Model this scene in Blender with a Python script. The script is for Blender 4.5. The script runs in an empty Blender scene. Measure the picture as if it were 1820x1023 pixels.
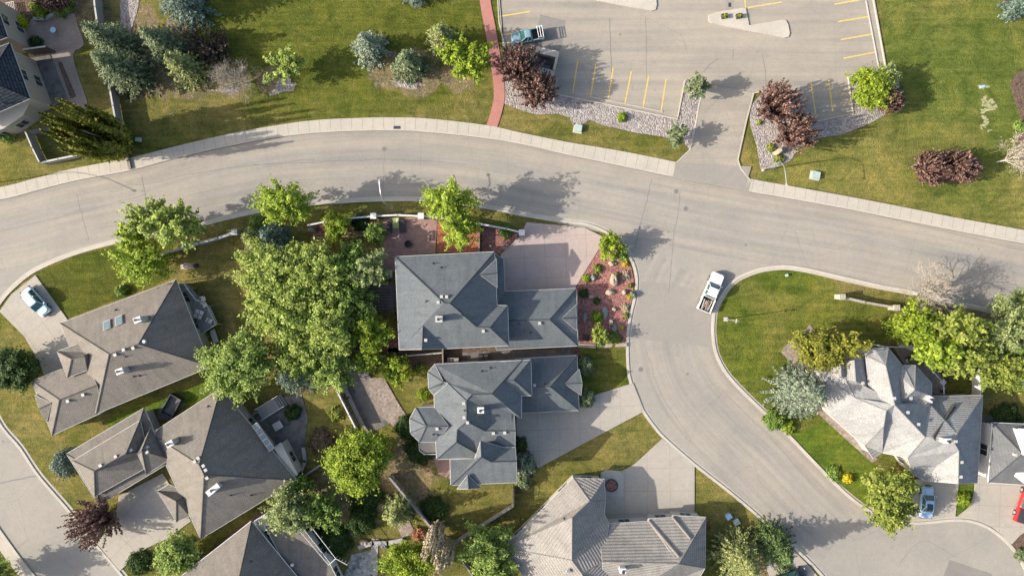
import bpy, math, random
import numpy as np
from mathutils import Vector, geometry
C = bpy.context.scene.collection
sc = bpy.context.scene
R = math.radians
rng = np.random.default_rng(7)
random.seed(7)
# ---------------------------------------------------------------- camera, sky, sun
H = 98.0                    # height of the drone above the street, metres
PPM = 12.3                  # photograph pixels per metre on the ground
cam = bpy.data.cameras.new('camera'); camo = bpy.data.objects.new('camera', cam); C.objects.link(camo)
camo.location = (0, 0, H); camo.rotation_euler = (0, 0, 0)
cam.sensor_width = 36; cam.lens = 36 * H / (1820 / PPM); cam.clip_end = 2000; cam.clip_start = 1
sc.camera = camo
w = bpy.data.worlds.new('World'); sc.world = w; w.use_nodes = True
nt = w.node_tree; bg = nt.nodes['Background']; sky = nt.nodes.new('ShaderNodeTexSky')
sky.sky_type = 'NISHITA'; sky.sun_disc = False
EL, AZ = 27.6, 8.5          # sun height; shadows run 8.5 degrees above +X
sky.sun_elevation = R(EL); sky.sun_rotation = R(261.5); sky.air_density = 1.0; sky.dust_density = 3.0; sky.ozone_density = .4
nt.links.new(sky.outputs[0], bg.inputs[0]); bg.inputs[1].default_value = 0.15
sun = bpy.data.lights.new('sun', 'SUN'); sun.energy = 4.3; sun.angle = R(0.5); sun.color = (1, .93, .82)
suno = bpy.data.objects.new('sun', sun); C.objects.link(suno)
suno.rotation_euler = Vector((math.cos(R(EL)) * math.cos(R(AZ)), math.cos(R(EL)) * math.sin(R(AZ)), -math.sin(R(EL)))).to_track_quat('-Z', 'Y').to_euler()
sc.view_settings.view_transform = 'Standard'; sc.view_settings.look = 'None'
sc.view_settings.exposure = 0.76; sc.view_settings.gamma = 1
sc.render.engine = 'CYCLES'

# ---------------------------------------------------------------- helpers
def P(px, py, z=0.0):       # a point of the photograph at height z -> metres
    s = (H - z) / H / PPM
    return ((px - 910) * s, -(py - 511.5) * s, z)
def tag(o, label=None, cat=None, group=None, kind=None):
    if label: o['label'] = label
    if cat: o['category'] = cat
    if group: o['group'] = group
    if kind: o['kind'] = kind
    return o
def mesh_obj(name, verts, faces, mat=None, parent=None, uvs=None, smooth=False, mats=None, fm=None):
    me = bpy.data.meshes.new(name); me.from_pydata([tuple(v) for v in verts], [], faces)
    for m in (mats or ([mat] if mat else [])): me.materials.append(m)
    if fm:
        for p, k in zip(me.polygons, fm): p.material_index = k
    if uvs is not None:
        ul = me.uv_layers.new(name='UVMap'); k = 0
        for f in uvs:
            for u in f: ul.data[k].uv = u; k += 1
    if smooth:
        for p in me.polygons: p.use_smooth = True
    me.update()
    o = bpy.data.objects.new(name, me); C.objects.link(o)
    if parent: o.parent = parent
    return o
def np_quads(name, V, mat, parent=None):     # V (n*4,3): a cloud of quads as one mesh
    n = len(V) // 4
    me = bpy.data.meshes.new(name); me.vertices.add(n * 4); me.vertices.foreach_set('co', V.astype(np.float32).ravel())
    me.loops.add(n * 4); me.loops.foreach_set('vertex_index', np.arange(n * 4, dtype=np.int32))
    me.polygons.add(n); me.polygons.foreach_set('loop_start', np.arange(0, n * 4, 4, dtype=np.int32))
    try: me.polygons.foreach_set('loop_total', np.full(n, 4, dtype=np.int32))
    except Exception: pass
    me.materials.append(mat); me.update(calc_edges=True); me.validate()
    o = bpy.data.objects.new(name, me); C.objects.link(o)
    if parent: o.parent = parent
    return o
def empty(name, loc, rz=0):
    o = bpy.data.objects.new(name, None); C.objects.link(o); o.location = loc; o.rotation_euler = (0, 0, rz)
    o.empty_display_size = .5
    return o
class MB:                    # collects primitives into one mesh
    def __init__(s): s.v = []; s.f = []
    def box(s, x0, y0, z0, x1, y1, z1, rz=0, c=(0, 0)):
        b = len(s.v); co, si = math.cos(rz), math.sin(rz)
        for z in (z0, z1):
            for x, y in ((x0, y0), (x1, y0), (x1, y1), (x0, y1)):
                s.v.append((c[0] + x * co - y * si, c[1] + x * si + y * co, z))
        for q in ((3, 2, 1, 0), (4, 5, 6, 7), (0, 1, 5, 4), (1, 2, 6, 5), (2, 3, 7, 6), (3, 0, 4, 7)): s.f.append([b + i for i in q])
        return s
    def tube(s, p, q, r0, r1=None, n=8, cap=True):
        r1 = r0 if r1 is None else r1
        p = Vector(p); q = Vector(q); d = (q - p)
        if d.length < 1e-6: return s
        d.normalize(); a = d.orthogonal().normalized(); b_ = d.cross(a); b = len(s.v)
        for (c, r) in ((p, r0), (q, r1)):
            for i in range(n):
                t = 2 * math.pi * i / n; s.v.append(tuple(c + a * (r * math.cos(t)) + b_ * (r * math.sin(t))))
        for i in range(n): s.f.append([b + i, b + (i + 1) % n, b + n + (i + 1) % n, b + n + i])
        if cap: s.f.append([b + i for i in range(n)][::-1]); s.f.append([b + n + i for i in range(n)])
        return s
    def path(s, pts, r, n=8):
        for p, q in zip(pts[:-1], pts[1:]): s.tube(p, q, r, r, n)
        return s
    def rings(s, rings, close=True):   # list of equal-length loops -> skin
        b = len(s.v); n = len(rings[0])
        for rg in rings: s.v += [tuple(x) for x in rg]
        for k in range(len(rings) - 1):
            for i in range(n):
                a = b + k * n; s.f.append([a + i, a + (i + 1) % n, a + n + (i + 1) % n, a + n + i])
        if close:
            s.f.append([b + i for i in range(n)][::-1]); s.f.append([b + (len(rings) - 1) * n + i for i in range(n)])
        return s
    def prism(s, poly, z0, z1):
        return s.rings([[(x, y, z0) for x, y in poly], [(x, y, z1) for x, y in poly]])
    def build(s, name, mat, parent=None, smooth=False): return mesh_obj(name, s.v, s.f, mat, parent, smooth=smooth)

# ---------------------------------------------------------------- materials
def new_mat(name, rough=.8, metal=0, spec=.3):
    m = bpy.data.materials.new(name); m.use_nodes = True; b = m.node_tree.nodes['Principled BSDF']
    b.inputs['Roughness'].default_value = rough; b.inputs['Metallic'].default_value = metal
    b.inputs['Specular IOR Level'].default_value = spec
    return m, m.node_tree, b
def rgb(c): return (c[0], c[1], c[2], 1)
def noise(nt, coord, scale, detail=4, rough=.6, dist=0):
    n = nt.nodes.new('ShaderNodeTexNoise'); n.inputs['Scale'].default_value = scale
    n.inputs['Detail'].default_value = detail; n.inputs['Roughness'].default_value = rough; n.inputs['Distortion'].default_value = dist
    nt.links.new(coord, n.inputs['Vector']); return n.outputs[0]
def ramp(nt, fac, stops):
    r = nt.nodes.new('ShaderNodeValToRGB'); e = r.color_ramp.elements
    while len(e) < len(stops): e.new(.5)
    for k, (p, c) in enumerate(stops): e[k].position = p; e[k].color = rgb(c)
    nt.links.new(fac, r.inputs[0]); return r.outputs[0]
def mix(nt, fac, a, b, mode='MIX'):
    m = nt.nodes.new('ShaderNodeMix'); m.data_type = 'RGBA'; m.blend_type = mode
    for s, v in ((m.inputs[0], fac), (m.inputs[6], a), (m.inputs[7], b)):
        if isinstance(v, (int, float)): s.default_value = v
        elif isinstance(v, tuple): s.default_value = rgb(v)
        else: nt.links.new(v, s)
    return m.outputs[2]
def bump(nt, b, h, dist, strength=1):
    n = nt.nodes.new('ShaderNodeBump'); n.inputs['Distance'].default_value = dist; n.inputs['Strength'].default_value = strength
    nt.links.new(h, n.inputs['Height']); nt.links.new(n.outputs[0], b.inputs['Normal'])
def gpos(nt): return nt.nodes.new('ShaderNodeNewGeometry').outputs['Position']
def stretch(nt, v, sx, sy, rz=0, sz=1):
    m = nt.nodes.new('ShaderNodeMapping'); m.inputs['Scale'].default_value = (sx, sy, sz); m.inputs['Rotation'].default_value = (0, 0, rz)
    nt.links.new(v, m.inputs['Vector']); return m.outputs[0]
def m_plain(name, c, rough=.6, metal=0, var=.12, spec=.4):
    m, nt, b = new_mat(name, rough, metal, spec); p = gpos(nt)
    n = noise(nt, p, 3, 4)
    nt.links.new(ramp(nt, n, [(.3, tuple(x * (1 - var) for x in c)), (.7, tuple(min(1, x * (1 + var)) for x in c))]), b.inputs['Base Color'])
    return m
def m_grass(name, green, dry, bare, amt=.5, stripe=0, spots=(), litter=()):
    m, nt, b = new_mat(name, .95, 0, .1); p = gpos(nt)
    big = noise(nt, p, .11, 5, .6, .6); med = noise(nt, p, .55, 5, .65, .4); fine = noise(nt, p, 5.5, 3, .7); tuft = noise(nt, p, 1.8, 3, .7)
    bf = big
    for (sx_, sy_, sr_, am_) in spots:      # greener (am_ < 0) or drier (am_ > 0) areas with soft edges
        d_ = nt.nodes.new('ShaderNodeVectorMath'); d_.operation = 'DISTANCE'; nt.links.new(p, d_.inputs[0]); d_.inputs[1].default_value = P(sx_, sy_)
        mr = nt.nodes.new('ShaderNodeMapRange'); mr.interpolation_type = 'SMOOTHSTEP'; mr.inputs['From Min'].default_value = sr_ * .35; mr.inputs['From Max'].default_value = sr_; mr.inputs['To Min'].default_value = am_; mr.inputs['To Max'].default_value = 0
        nt.links.new(d_.outputs['Value'], mr.inputs['Value']); ad = nt.nodes.new('ShaderNodeMath'); nt.links.new(bf, ad.inputs[0]); nt.links.new(mr.outputs[0], ad.inputs[1]); bf = ad.outputs[0]
    c = mix(nt, ramp(nt, bf, [(amt - .16, (0, 0, 0)), (amt + .16, (1, 1, 1))]), green, dry)
    c = mix(nt, ramp(nt, med, [(.60, (0, 0, 0)), (.78, (.6, .6, .6))]), c, bare)
    c = mix(nt, ramp(nt, med, [(.28, (.75, .75, .75)), (.42, (0, 0, 0))]), c, tuple(x * .62 for x in green))
    if stripe:
        s = noise(nt, stretch(nt, p, .12, 1.6, R(stripe)), 1, 3, .6)
        c = mix(nt, .75, c, ramp(nt, s, [(.35, (.74, .8, .7)), (.65, (1.15, 1.1, 1.1))]), 'MULTIPLY')
    if litter:
        tot = None
        for (sx_, sy_, sr_) in litter:
            d_ = nt.nodes.new('ShaderNodeVectorMath'); d_.operation = 'DISTANCE'; nt.links.new(p, d_.inputs[0]); d_.inputs[1].default_value = P(sx_, sy_)
            mr = nt.nodes.new('ShaderNodeMapRange'); mr.inputs['From Min'].default_value = sr_ * .25; mr.inputs['From Max'].default_value = sr_ * 1.05; mr.inputs['To Min'].default_value = 1; mr.inputs['To Max'].default_value = 0
            nt.links.new(d_.outputs['Value'], mr.inputs['Value'])
            if tot is None: tot = mr.outputs[0]
            else:
                mx_ = nt.nodes.new('ShaderNodeMath'); mx_.operation = 'MAXIMUM'; nt.links.new(tot, mx_.inputs[0]); nt.links.new(mr.outputs[0], mx_.inputs[1]); tot = mx_.outputs[0]
        ln = noise(nt, p, .45, 7, .72, .6); ad = nt.nodes.new('ShaderNodeMath'); nt.links.new(tot, ad.inputs[0]); nt.links.new(ln, ad.inputs[1])
        v = nt.nodes.new('ShaderNodeTexVoronoi'); v.inputs['Scale'].default_value = 3.5; nt.links.new(p, v.inputs['Vector']); sp_ = nt.nodes.new('ShaderNodeSeparateColor'); nt.links.new(v.outputs['Color'], sp_.inputs[0])
        lc = mix(nt, ramp(nt, med, [(.4, (0, 0, 0)), (.6, (1, 1, 1))]), ramp(nt, sp_.outputs[0], [(0, (.13, .10, .065)), (.5, (.21, .165, .11)), (1, (.27, .215, .15))]), (.19, .155, .085))
        c = mix(nt, ramp(nt, ad.outputs[0], [(.90, (0, 0, 0)), (1.0, (1, 1, 1))]), c, lc)
    bl = noise(nt, p, .28, 7, .75, 1.0); c = mix(nt, .9, c, ramp(nt, bl, [(.36, (.62, .70, .62)), (.5, (1, 1, 1)), (.62, (1.42, 1.24, 1.22))]), 'MULTIPLY')
    s2 = noise(nt, stretch(nt, p, .18, 1.3, R(14)), 1, 4, .7); c = mix(nt, .6, c, ramp(nt, s2, [(.35, (.8, .84, .8)), (.65, (1.2, 1.16, 1.1))]), 'MULTIPLY')
    c = mix(nt, .9, c, ramp(nt, fine, [(.3, (.50, .54, .48)), (.7, (1.48, 1.42, 1.32))]), 'MULTIPLY')
    c = mix(nt, .55, c, ramp(nt, tuft, [(.3, (.66, .7, .66)), (.65, (1.2, 1.2, 1.15))]), 'MULTIPLY')
    nt.links.new(c, b.inputs['Base Color']); bump(nt, b, fine, .16, .8); return m
def m_ground(name, c, c2=None, scale=.4, fine=9, fa=.12, rough=.9, bd=.01, streak=None, uvs=False, stain=.25):
    c2 = c2 or tuple(x * .86 for x in c)
    m, nt, b = new_mat(name, rough, 0, .2); p = gpos(nt)
    big = noise(nt, p, scale * .3, 6, .62, .3); med = noise(nt, p, scale * 2.2, 5, .65, .2); f = noise(nt, p, fine, 2, .6)
    col = ramp(nt, big, [(.35, c2), (.62, c)])
    col = mix(nt, .5, col, ramp(nt, med, [(.3, (.88, .88, .88)), (.7, (1.07, 1.07, 1.07))]), 'MULTIPLY')
    if streak is not None:
        s = noise(nt, stretch(nt, nt.nodes.new('ShaderNodeUVMap').outputs[0] if uvs else p, .035, .85, R(streak)), 1, 5, .62)
        col = mix(nt, .9, col, ramp(nt, s, [(.34, (.82, .84, .87)), (.6, (1.07, 1.05, 1.03))]), 'MULTIPLY')
        if uvs:             # worn wheel tracks run along the lanes
            ux = nt.nodes.new('ShaderNodeSeparateXYZ'); nt.links.new(nt.nodes.new('ShaderNodeUVMap').outputs[0], ux.inputs[0]); dv = nt.nodes.new('ShaderNodeMath'); dv.operation = 'DIVIDE'; nt.links.new(ux.outputs[1], dv.inputs[0]); dv.inputs[1].default_value = 10.2
            col = mix(nt, .8, col, ramp(nt, dv.outputs[0], [(0, (.95, .93, .90)), (.07, (1.06, 1.03, .99)), (.20, (1.05, 1.03, 1)), (.30, (.94, .955, .97)), (.42, (.99, .995, 1)), (.52, (1.04, 1.03, 1.01)), (.66, (.94, .955, .97)), (.80, (1.02, 1.01, 1)), (1, (1, 1, 1))]), 'MULTIPLY')
    col = mix(nt, 1, col, ramp(nt, f, [(.25, (1 - fa,) * 3), (.75, (1 + fa,) * 3)]), 'MULTIPLY')
    st = noise(nt, p, .9, 6, .72, .8); col = mix(nt, stain, col, ramp(nt, st, [(.60, (1, 1, 1)), (.78, (.66, .65, .64))]), 'MULTIPLY')
    if stain >= .5:         # oil drips and small repairs
        vo = nt.nodes.new('ShaderNodeTexVoronoi'); vo.inputs['Scale'].default_value = .17; nt.links.new(p, vo.inputs['Vector'])
        col = mix(nt, .75, col, ramp(nt, vo.outputs['Distance'], [(.022, (.55, .54, .54)), (.05, (1, 1, 1))]), 'MULTIPLY')
        v2 = nt.nodes.new('ShaderNodeTexVoronoi'); v2.feature = 'DISTANCE_TO_EDGE'; v2.inputs['Scale'].default_value = .11; nt.links.new(mix(nt, .06, p, nt.nodes.new('ShaderNodeTexNoise').outputs[1], 'ADD'), v2.inputs['Vector'])
        col = mix(nt, .30, col, ramp(nt, v2.outputs[0], [(.0, (.6, .6, .6)), (.006, (1, 1, 1))]), 'MULTIPLY')
    gr = noise(nt, p, 3.2, 4, .75); col = mix(nt, .6, col, ramp(nt, gr, [(.3, (.9, .9, .9)), (.7, (1.08, 1.08, 1.08))]), 'MULTIPLY')
    nt.links.new(col, b.inputs['Base Color']); bump(nt, b, f, bd, .6); return m
def m_gravel(name, cs, scale=7, bd=.06):
    m, nt, b = new_mat(name, .95, 0, .1); p = gpos(nt)
    v = nt.nodes.new('ShaderNodeTexVoronoi'); v.inputs['Scale'].default_value = scale; nt.links.new(p, v.inputs['Vector'])
    sep = nt.nodes.new('ShaderNodeSeparateColor'); nt.links.new(v.outputs['Color'], sep.inputs[0])
    k = len(cs); col = ramp(nt, sep.outputs[0], [(i / max(1, k - 1), c) for i, c in enumerate(cs)])
    n = noise(nt, p, .5, 5); col = mix(nt, .5, col, ramp(nt, n, [(.3, (.75, .75, .75)), (.7, (1.15, 1.15, 1.15))]), 'MULTIPLY')
    nt.links.new(col, b.inputs['Base Color'])
    inv = nt.nodes.new('ShaderNodeMath'); inv.operation = 'SUBTRACT'; inv.inputs[0].default_value = 1; nt.links.new(v.outputs['Distance'], inv.inputs[1])
    bump(nt, b, inv.outputs[0], bd, .9); return m
def m_roof(name, c, c2, cw=.34, ch=.16, mort=.02, bd=.02, contrast=.25, rough=.9, wave=0):
    m, nt, b = new_mat(name, rough, 0, .25)
    uv = nt.nodes.new('ShaderNodeUVMap').outputs[0]; p = gpos(nt)
    br = nt.nodes.new('ShaderNodeTexBrick'); nt.links.new(uv, br.inputs['Vector'])
    br.inputs['Scale'].default_value = 1; br.inputs['Brick Width'].default_value = cw; br.inputs['Row Height'].default_value = ch
    br.inputs['Mortar Size'].default_value = mort; br.inputs['Mortar Smooth'].default_value = .3
    br.inputs['Color1'].default_value = rgb(c); br.inputs['Color2'].default_value = rgb(c2); br.inputs['Mortar'].default_value = rgb(tuple(x * (1 - contrast * 2) for x in c2))
    n = noise(nt, p, .6, 5, .65); f = noise(nt, p, 7.5, 3, .8)
    col = mix(nt, .7, br.outputs[0], ramp(nt, n, [(.3, (.84, .84, .85)), (.7, (1.12, 1.11, 1.1))]), 'MULTIPLY')
    col = mix(nt, .8, col, ramp(nt, f, [(.32, (.70, .70, .71)), (.68, (1.28, 1.27, 1.26))]), 'MULTIPLY')
    sk = noise(nt, stretch(nt, uv, 1.1, .16), 1, 5, .7); col = mix(nt, .8, col, ramp(nt, sk, [(.32, (.80, .80, .81)), (.5, (1, 1, 1)), (.68, (1.14, 1.13, 1.12))]), 'MULTIPLY')
    nt.links.new(col, b.inputs['Base Color'])
    sx = nt.nodes.new('ShaderNodeSeparateXYZ'); nt.links.new(uv, sx.inputs[0])
    if wave:                # rolled tiles and thick shakes: rounded courses instead of thin laps
        w1 = nt.nodes.new('ShaderNodeMath'); w1.operation = 'MULTIPLY'; nt.links.new(sx.outputs[1], w1.inputs[0]); w1.inputs[1].default_value = 2 * math.pi / ch
        w2 = nt.nodes.new('ShaderNodeMath'); w2.operation = 'SINE'; nt.links.new(w1.outputs[0], w2.inputs[0]); jt = noise(nt, stretch(nt, uv, 3, .5), 1, 2, .5)
        w3 = nt.nodes.new('ShaderNodeMath'); w3.operation = 'MULTIPLY'; nt.links.new(w2.outputs[0], w3.inputs[0]); nt.links.new(jt, w3.inputs[1])
        bump(nt, b, w3.outputs[0], wave, 1); return m
    mm = nt.nodes.new('ShaderNodeMath'); mm.operation = 'MODULO'; nt.links.new(sx.outputs[1], mm.inputs[0]); mm.inputs[1].default_value = ch
    md = nt.nodes.new('ShaderNodeMath'); md.operation = 'DIVIDE'; nt.links.new(mm.outputs[0], md.inputs[0]); md.inputs[1].default_value = -ch
    bump(nt, b, md.outputs[0], bd, 1); return m
def m_leaf(name, a, b_, dark=None, trans=.25):
    m, nt, b = new_mat(name, .65, 0, .25); g = nt.nodes.new('ShaderNodeNewGeometry')
    n = noise(nt, g.outputs['Position'], .9, 3)
    col = ramp(nt, g.outputs['Random Per Island'], [(0, dark or tuple(x * .6 for x in a)), (.45, a), (1, b_)])
    col = mix(nt, .9, col, ramp(nt, n, [(.36, (.66, .74, .7)), (.64, (1.26, 1.2, 1.12))]), 'MULTIPLY')
    nt.links.new(col, b.inputs['Base Color'])
    t = nt.nodes.new('ShaderNodeBsdfTranslucent'); nt.links.new(col, t.inputs[0])
    mx = nt.nodes.new('ShaderNodeMixShader'); mx.inputs[0].default_value = trans
    nt.links.new(b.outputs[0], mx.inputs[1]); nt.links.new(t.outputs[0], mx.inputs[2])
    nt.links.new(mx.outputs[0], nt.nodes['Material Output'].inputs[0]); return m

M = {}
M['ground'] = m_grass('dry_grass', (.104, .118, .023), (.195, .168, .064), (.29, .24, .13), .47, 12, [(640, 45, 26, -.30), (760, 30, 16, -.25), (480, 60, 14, -.2), (330, 235, 14, -.08), (420, 185, 12, .12), (560, 185, 12, .10), (1130, 270, 10, -.05), (800, 185, 14, .12), (40, 700, 12, -.06), (60, 770, 8, .05), (330, 500, 8, .05), (1080, 680, 8, -.2), (430, 560, 10, .34), (390, 450, 7, .15), (280, 170, 12, .1), (700, 190, 10, .06)],
  [(270, 120, 7), (340, 130, 6), (410, 142, 3.5), (480, 142, 3), (320, 60, 4), (690, 125, 4.2), (745, 130, 5), (815, 130, 4.2), (470, 450, 5), (520, 520, 8), (590, 560, 8), (560, 640, 7), (620, 880, 8), (720, 860, 6), (740, 800, 5), (1250, 950, 4), (1740, 560, 6), (1640, 560, 4), (1330, 990, 6), (150, 10, 6), (250, 40, 4)])
M['lawn'] = m_grass('green_grass', (.110, .138, .032), (.195, .178, .058), (.25, .215, .10), .52, 84, [(1760, 190, 18, -.18), (1650, 60, 14, -.08), (1560, 240, 12, .02), (1500, 330, 12, .14), (1740, 350, 14, .10), (1700, 20, 8, .05)])
M['corner'] = m_grass('corner_grass', (.100, .128, .022), (.160, .158, .042), (.23, .20, .09), .50, 30, [(1400, 480, 5.5, -.35), (1285, 560, 5, -.2), (1330, 690, 6, -.15), (1400, 560, 6, .1)])
M['leftlawn'] = m_grass('left_grass', (.070, .092, .014), (.100, .100, .024), (.15, .135, .055), .5, 40)
M['lush'] = m_grass('lush_grass', (.090, .138, .020), (.140, .155, .028), (.18, .165, .055), .6, 60)
M['dryl'] = m_grass('yellow_grass', (.120, .126, .032), (.185, .165, .058), (.27, .22, .11), .42, 30)
M['scuff'] = m_gravel('straw_scuff', [(.36, .33, .20), (.27, .26, .12), (.44, .41, .29), (.20, .21, .08)], 4, .03)
M['drybed'] = m_gravel('dry_leaf_litter', [(.23, .185, .125), (.30, .25, .175), (.16, .13, .085), (.27, .225, .15)], 3.5, .05)
M['road'] = m_ground('worn_asphalt', (.322, .294, .250), (.285, .264, .232), .5, 11, .17, .85, .012, stain=.6)
M['roads'] = m_ground('streaked_asphalt', (.327, .298, .253), (.29, .268, .236), .5, 11, .17, .85, .012, 0, True, .6)
M['patch'] = m_ground('asphalt_patch', (.288, .262, .228), (.268, .248, .22), .5, 10, .09)
M['dark_patch'] = m_ground('dark_patch', (.24, .22, .20), None, .5, 10, .09)
M['lot'] = m_ground('lot_asphalt', (.345, .306, .252), (.305, .276, .234), .5, 11, .15, .85, .01, 80, stain=.5)
M['conc'] = m_ground('concrete', (.46, .415, .345), (.41, .375, .318), .7, 11, .06)
M['drive'] = m_ground('driveway_concrete', (.40, .358, .30), (.35, .32, .275), .7, 11, .06)
M['pinkdrive'] = m_ground('pink_concrete', (.46, .360, .315), (.40, .322, .285), .6, 11, .06)
M['kerb'] = m_ground('kerb_concrete', (.49, .445, .375), (.42, .385, .33), 1.2, 12, .08)
M['crack'] = m_plain('tar', (.17, .16, .155), .8)
M['joint'] = m_plain('joint', (.22, .205, .185), .9)
M['yellow'] = m_plain('yellow_paint', (.68, .47, .10), .6)
M['redpath'] = m_ground('red_concrete', (.42, .195, .16), (.38, .17, .14), .8, 11, .07)
M['redpatio'] = m_gravel('stamped_red_concrete', [(.30, .19, .17), (.35, .23, .20), (.27, .17, .155)], 2.2, .01)
M['rockmulch'] = m_gravel('pale_rock_mulch', [(.35, .31, .285), (.20, .175, .165), (.43, .39, .36), (.26, .22, .20)], 5, .1)
M['redmulch'] = m_gravel('red_rock_mulch', [(.30, .12, .10), (.40, .19, .16), (.20, .08, .07), (.36, .22, .18)], 5, .09)
M['orangemulch'] = m_gravel('orange_mulch', [(.36, .14, .08), (.28, .10, .06), (.42, .19, .12)], 6, .06)
M['soil'] = m_gravel('bark_soil', [(.12, .08, .06), (.17, .12, .09), (.08, .055, .04)], 5, .06)
M['pavers'] = m_gravel('tan_pavers', [(.31, .25, .20), (.28, .225, .185), (.34, .28, .235)], 4, .008)
M['slate'] = m_gravel('slate_pavers', [(.15, .14, .135), (.19, .175, .165), (.12, .115, .11)], 1.8, .02)
M['pinkstone'] = m_gravel('pink_stone', [(.29, .235, .20), (.21, .17, .145), (.35, .29, .25), (.26, .21, .175)], 3.2, .02)
M['flag'] = m_gravel('flagstone', [(.50, .48, .44), (.15, .14, .13), (.42, .40, .37), (.20, .19, .17), (.46, .44, .40)], 2.4, .05)
M['roofE'] = m_roof('blue_grey_shingle', (.150, .168, .178), (.128, .145, .155))
M['roofB'] = m_roof('brown_grey_shingle', (.248, .222, .190), (.206, .186, .160))
M['roofD'] = m_roof('grey_brown_shingle', (.224, .204, .176), (.186, .170, .148))
M['roofA'] = m_roof('slate_blue_roof', (.055, .068, .085), (.04, .05, .065), 1.2, .42, .06, .06, .35)
M['roofG'] = m_roof('tan_tile', (.31, .288, .258), (.28, .26, .235), .25, .42, .035, .30, .10, wave=.045)
M['roofH'] = m_roof('pale_shake', (.335, .335, .328), (.275, .275, .27), .2, .34, .03, .22, .10, wave=.035)
M['roofI'] = m_roof('charcoal_shingle', (.165, .170, .172), (.145, .15, .155))
M['cream'] = m_plain('cream_stucco', (.46, .42, .36), .85, var=.05)
M['beige_stucco'] = m_plain('beige_stucco', (.34, .30, .25), .85, var=.08)
M['grey_stucco'] = m_plain('grey_stucco', (.40, .38, .35), .85, var=.06)
M['white'] = m_plain('white_trim', (.64, .63, .61), .5, var=.05)
M['trim'] = m_plain('pale_trim', (.44, .43, .40), .5, var=.05)
M['dark'] = m_plain('dark_metal', (.045, .045, .05), .5)
M['black'] = m_plain('black_plastic', (.02, .02, .022), .6)
M['metal'] = m_plain('galvanised', (.5, .51, .52), .35, .7)
M['brick'] = m_plain('red_brick', (.30, .14, .09), .9, var=.2)
M['wallstone'] = m_gravel('tan_stone', [(.40, .36, .30), (.34, .30, .25), (.44, .40, .34)], 3, .03)
M['stone'] = m_gravel('grey_stone', [(.32, .30, .28), (.40, .38, .35), (.26, .24, .22)], 3, .03)
M['boulder'] = m_ground('tan_boulder', (.42, .35, .26), (.30, .25, .19), 2.5, 8, .2, .95, .05)
M['grey_rock'] = m_ground('grey_boulder', (.26, .27, .25), (.20, .21, .20), 2.5, 8, .2, .95, .05)
M['wood'] = m_plain('weathered_wood', (.24, .20, .17), .9, var=.2)
M['fencegrey'] = m_plain('weathered_grey_fence', (.27, .255, .24), .9, var=.15)
M['bark'] = m_plain('bark', (.16, .125, .095), .95, var=.3)
M['palebark'] = m_plain('pale_bark', (.42, .37, .31), .9, var=.15)
M['greybark'] = m_plain('grey_bark', (.30, .27, .25), .9, var=.2)
M['utility'] = m_plain('utility_green', (.36, .44, .40), .6)
M['deck'] = m_plain('deck_boards', (.22, .22, .215), .85, var=.12)
def m_glass(name, c, rough=.08):
    m, nt, b = new_mat(name, rough, 0, .8); b.inputs['Base Color'].default_value = rgb(c); return m
M['glass'] = m_glass('window_glass', (.03, .045, .055))
M['skyglass'] = m_glass('skylight_glass', (.13, .19, .20), .15)
M['carglass'] = m_glass('car_glass', (.03, .095, .10), .06)  # teal base colour stands in for the reflected sky
def m_paint(name, c, rough=.3):
    m, nt, b = new_mat(name, rough, 0, .5); b.inputs['Base Color'].default_value = rgb(c); b.inputs['Coat Weight'].default_value = .6; b.inputs['Coat Roughness'].default_value = .08
    return m
M['pwhite'] = m_paint('white_paint', (.74, .74, .74)); M['pteal'] = m_paint('pale_blue_paint', (.20, .31, .36))
M['pale_silver'] = m_paint('pale_silver_paint', (.48, .62, .70)); M['psilver'] = m_paint('silver_paint', (.34, .50, .66)); M['pred'] = m_paint('red_paint', (.48, .02, .025)); M['pblack'] = m_paint('black_paint', (.012, .018, .022))
M['tyre'] = m_plain('rubber', (.02, .02, .02), .9)
M['lamp'] = m_plain('lamp_lens', (.7, .7, .66), .2)
M['redlens'] = m_plain('tail_lens', (.4, .03, .02), .3)

# ---------------------------------------------------------------- flat ground shapes
def cr(pts, n=5):             # Catmull-Rom through open points
    out = []; p = [pts[0]] + list(pts) + [pts[-1]]
    for i in range(1, len(p) - 2):
        a, b, c, d = [np.array(x, float) for x in p[i - 1:i + 3]]
        for k in range(n):
            t = k / n; out.append(tuple(.5 * ((2 * b) + (-a + c) * t + (2 * a - 5 * b + 4 * c - d) * t * t + (-a + 3 * b - 3 * c + d) * t ** 3)))
    out.append(tuple(pts[-1])); return out
def xy(pts): return [P(x, y)[:2] for x, y in pts]
def sheet(name, pts, mat, z, kind='structure', jitter=0):
    q = xy(pts)
    tri = geometry.tessellate_polygon([[Vector((x, y, 0)) for x, y in q]])
    return tag(mesh_obj(name, [(x, y, z) for x, y in q], [list(t) if ((q[t[1]][0]-q[t[0]][0])*(q[t[2]][1]-q[t[0]][1])-(q[t[1]][1]-q[t[0]][1])*(q[t[2]][0]-q[t[0]][0]))>0 else list(t)[::-1] for t in tri], mat), kind=kind)
def slab(name, pts, mat, z0, z1, kind='structure'):
    q = xy(pts); tri = geometry.tessellate_polygon([[Vector((x, y, 0)) for x, y in q]]); n = len(q)
    v = [(x, y, z1) for x, y in q] + [(x, y, z0) for x, y in q]
    f = [list(t) if ((q[t[1]][0]-q[t[0]][0])*(q[t[2]][1]-q[t[0]][1])-(q[t[1]][1]-q[t[0]][1])*(q[t[2]][0]-q[t[0]][0]))>0 else list(t)[::-1] for t in tri]
    f += [[i, (i + 1) % n, n + (i + 1) % n, n + i] for i in range(n)]
    o = mesh_obj(name, v, f, mat)
    return tag(o, kind=kind) if kind else o
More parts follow.
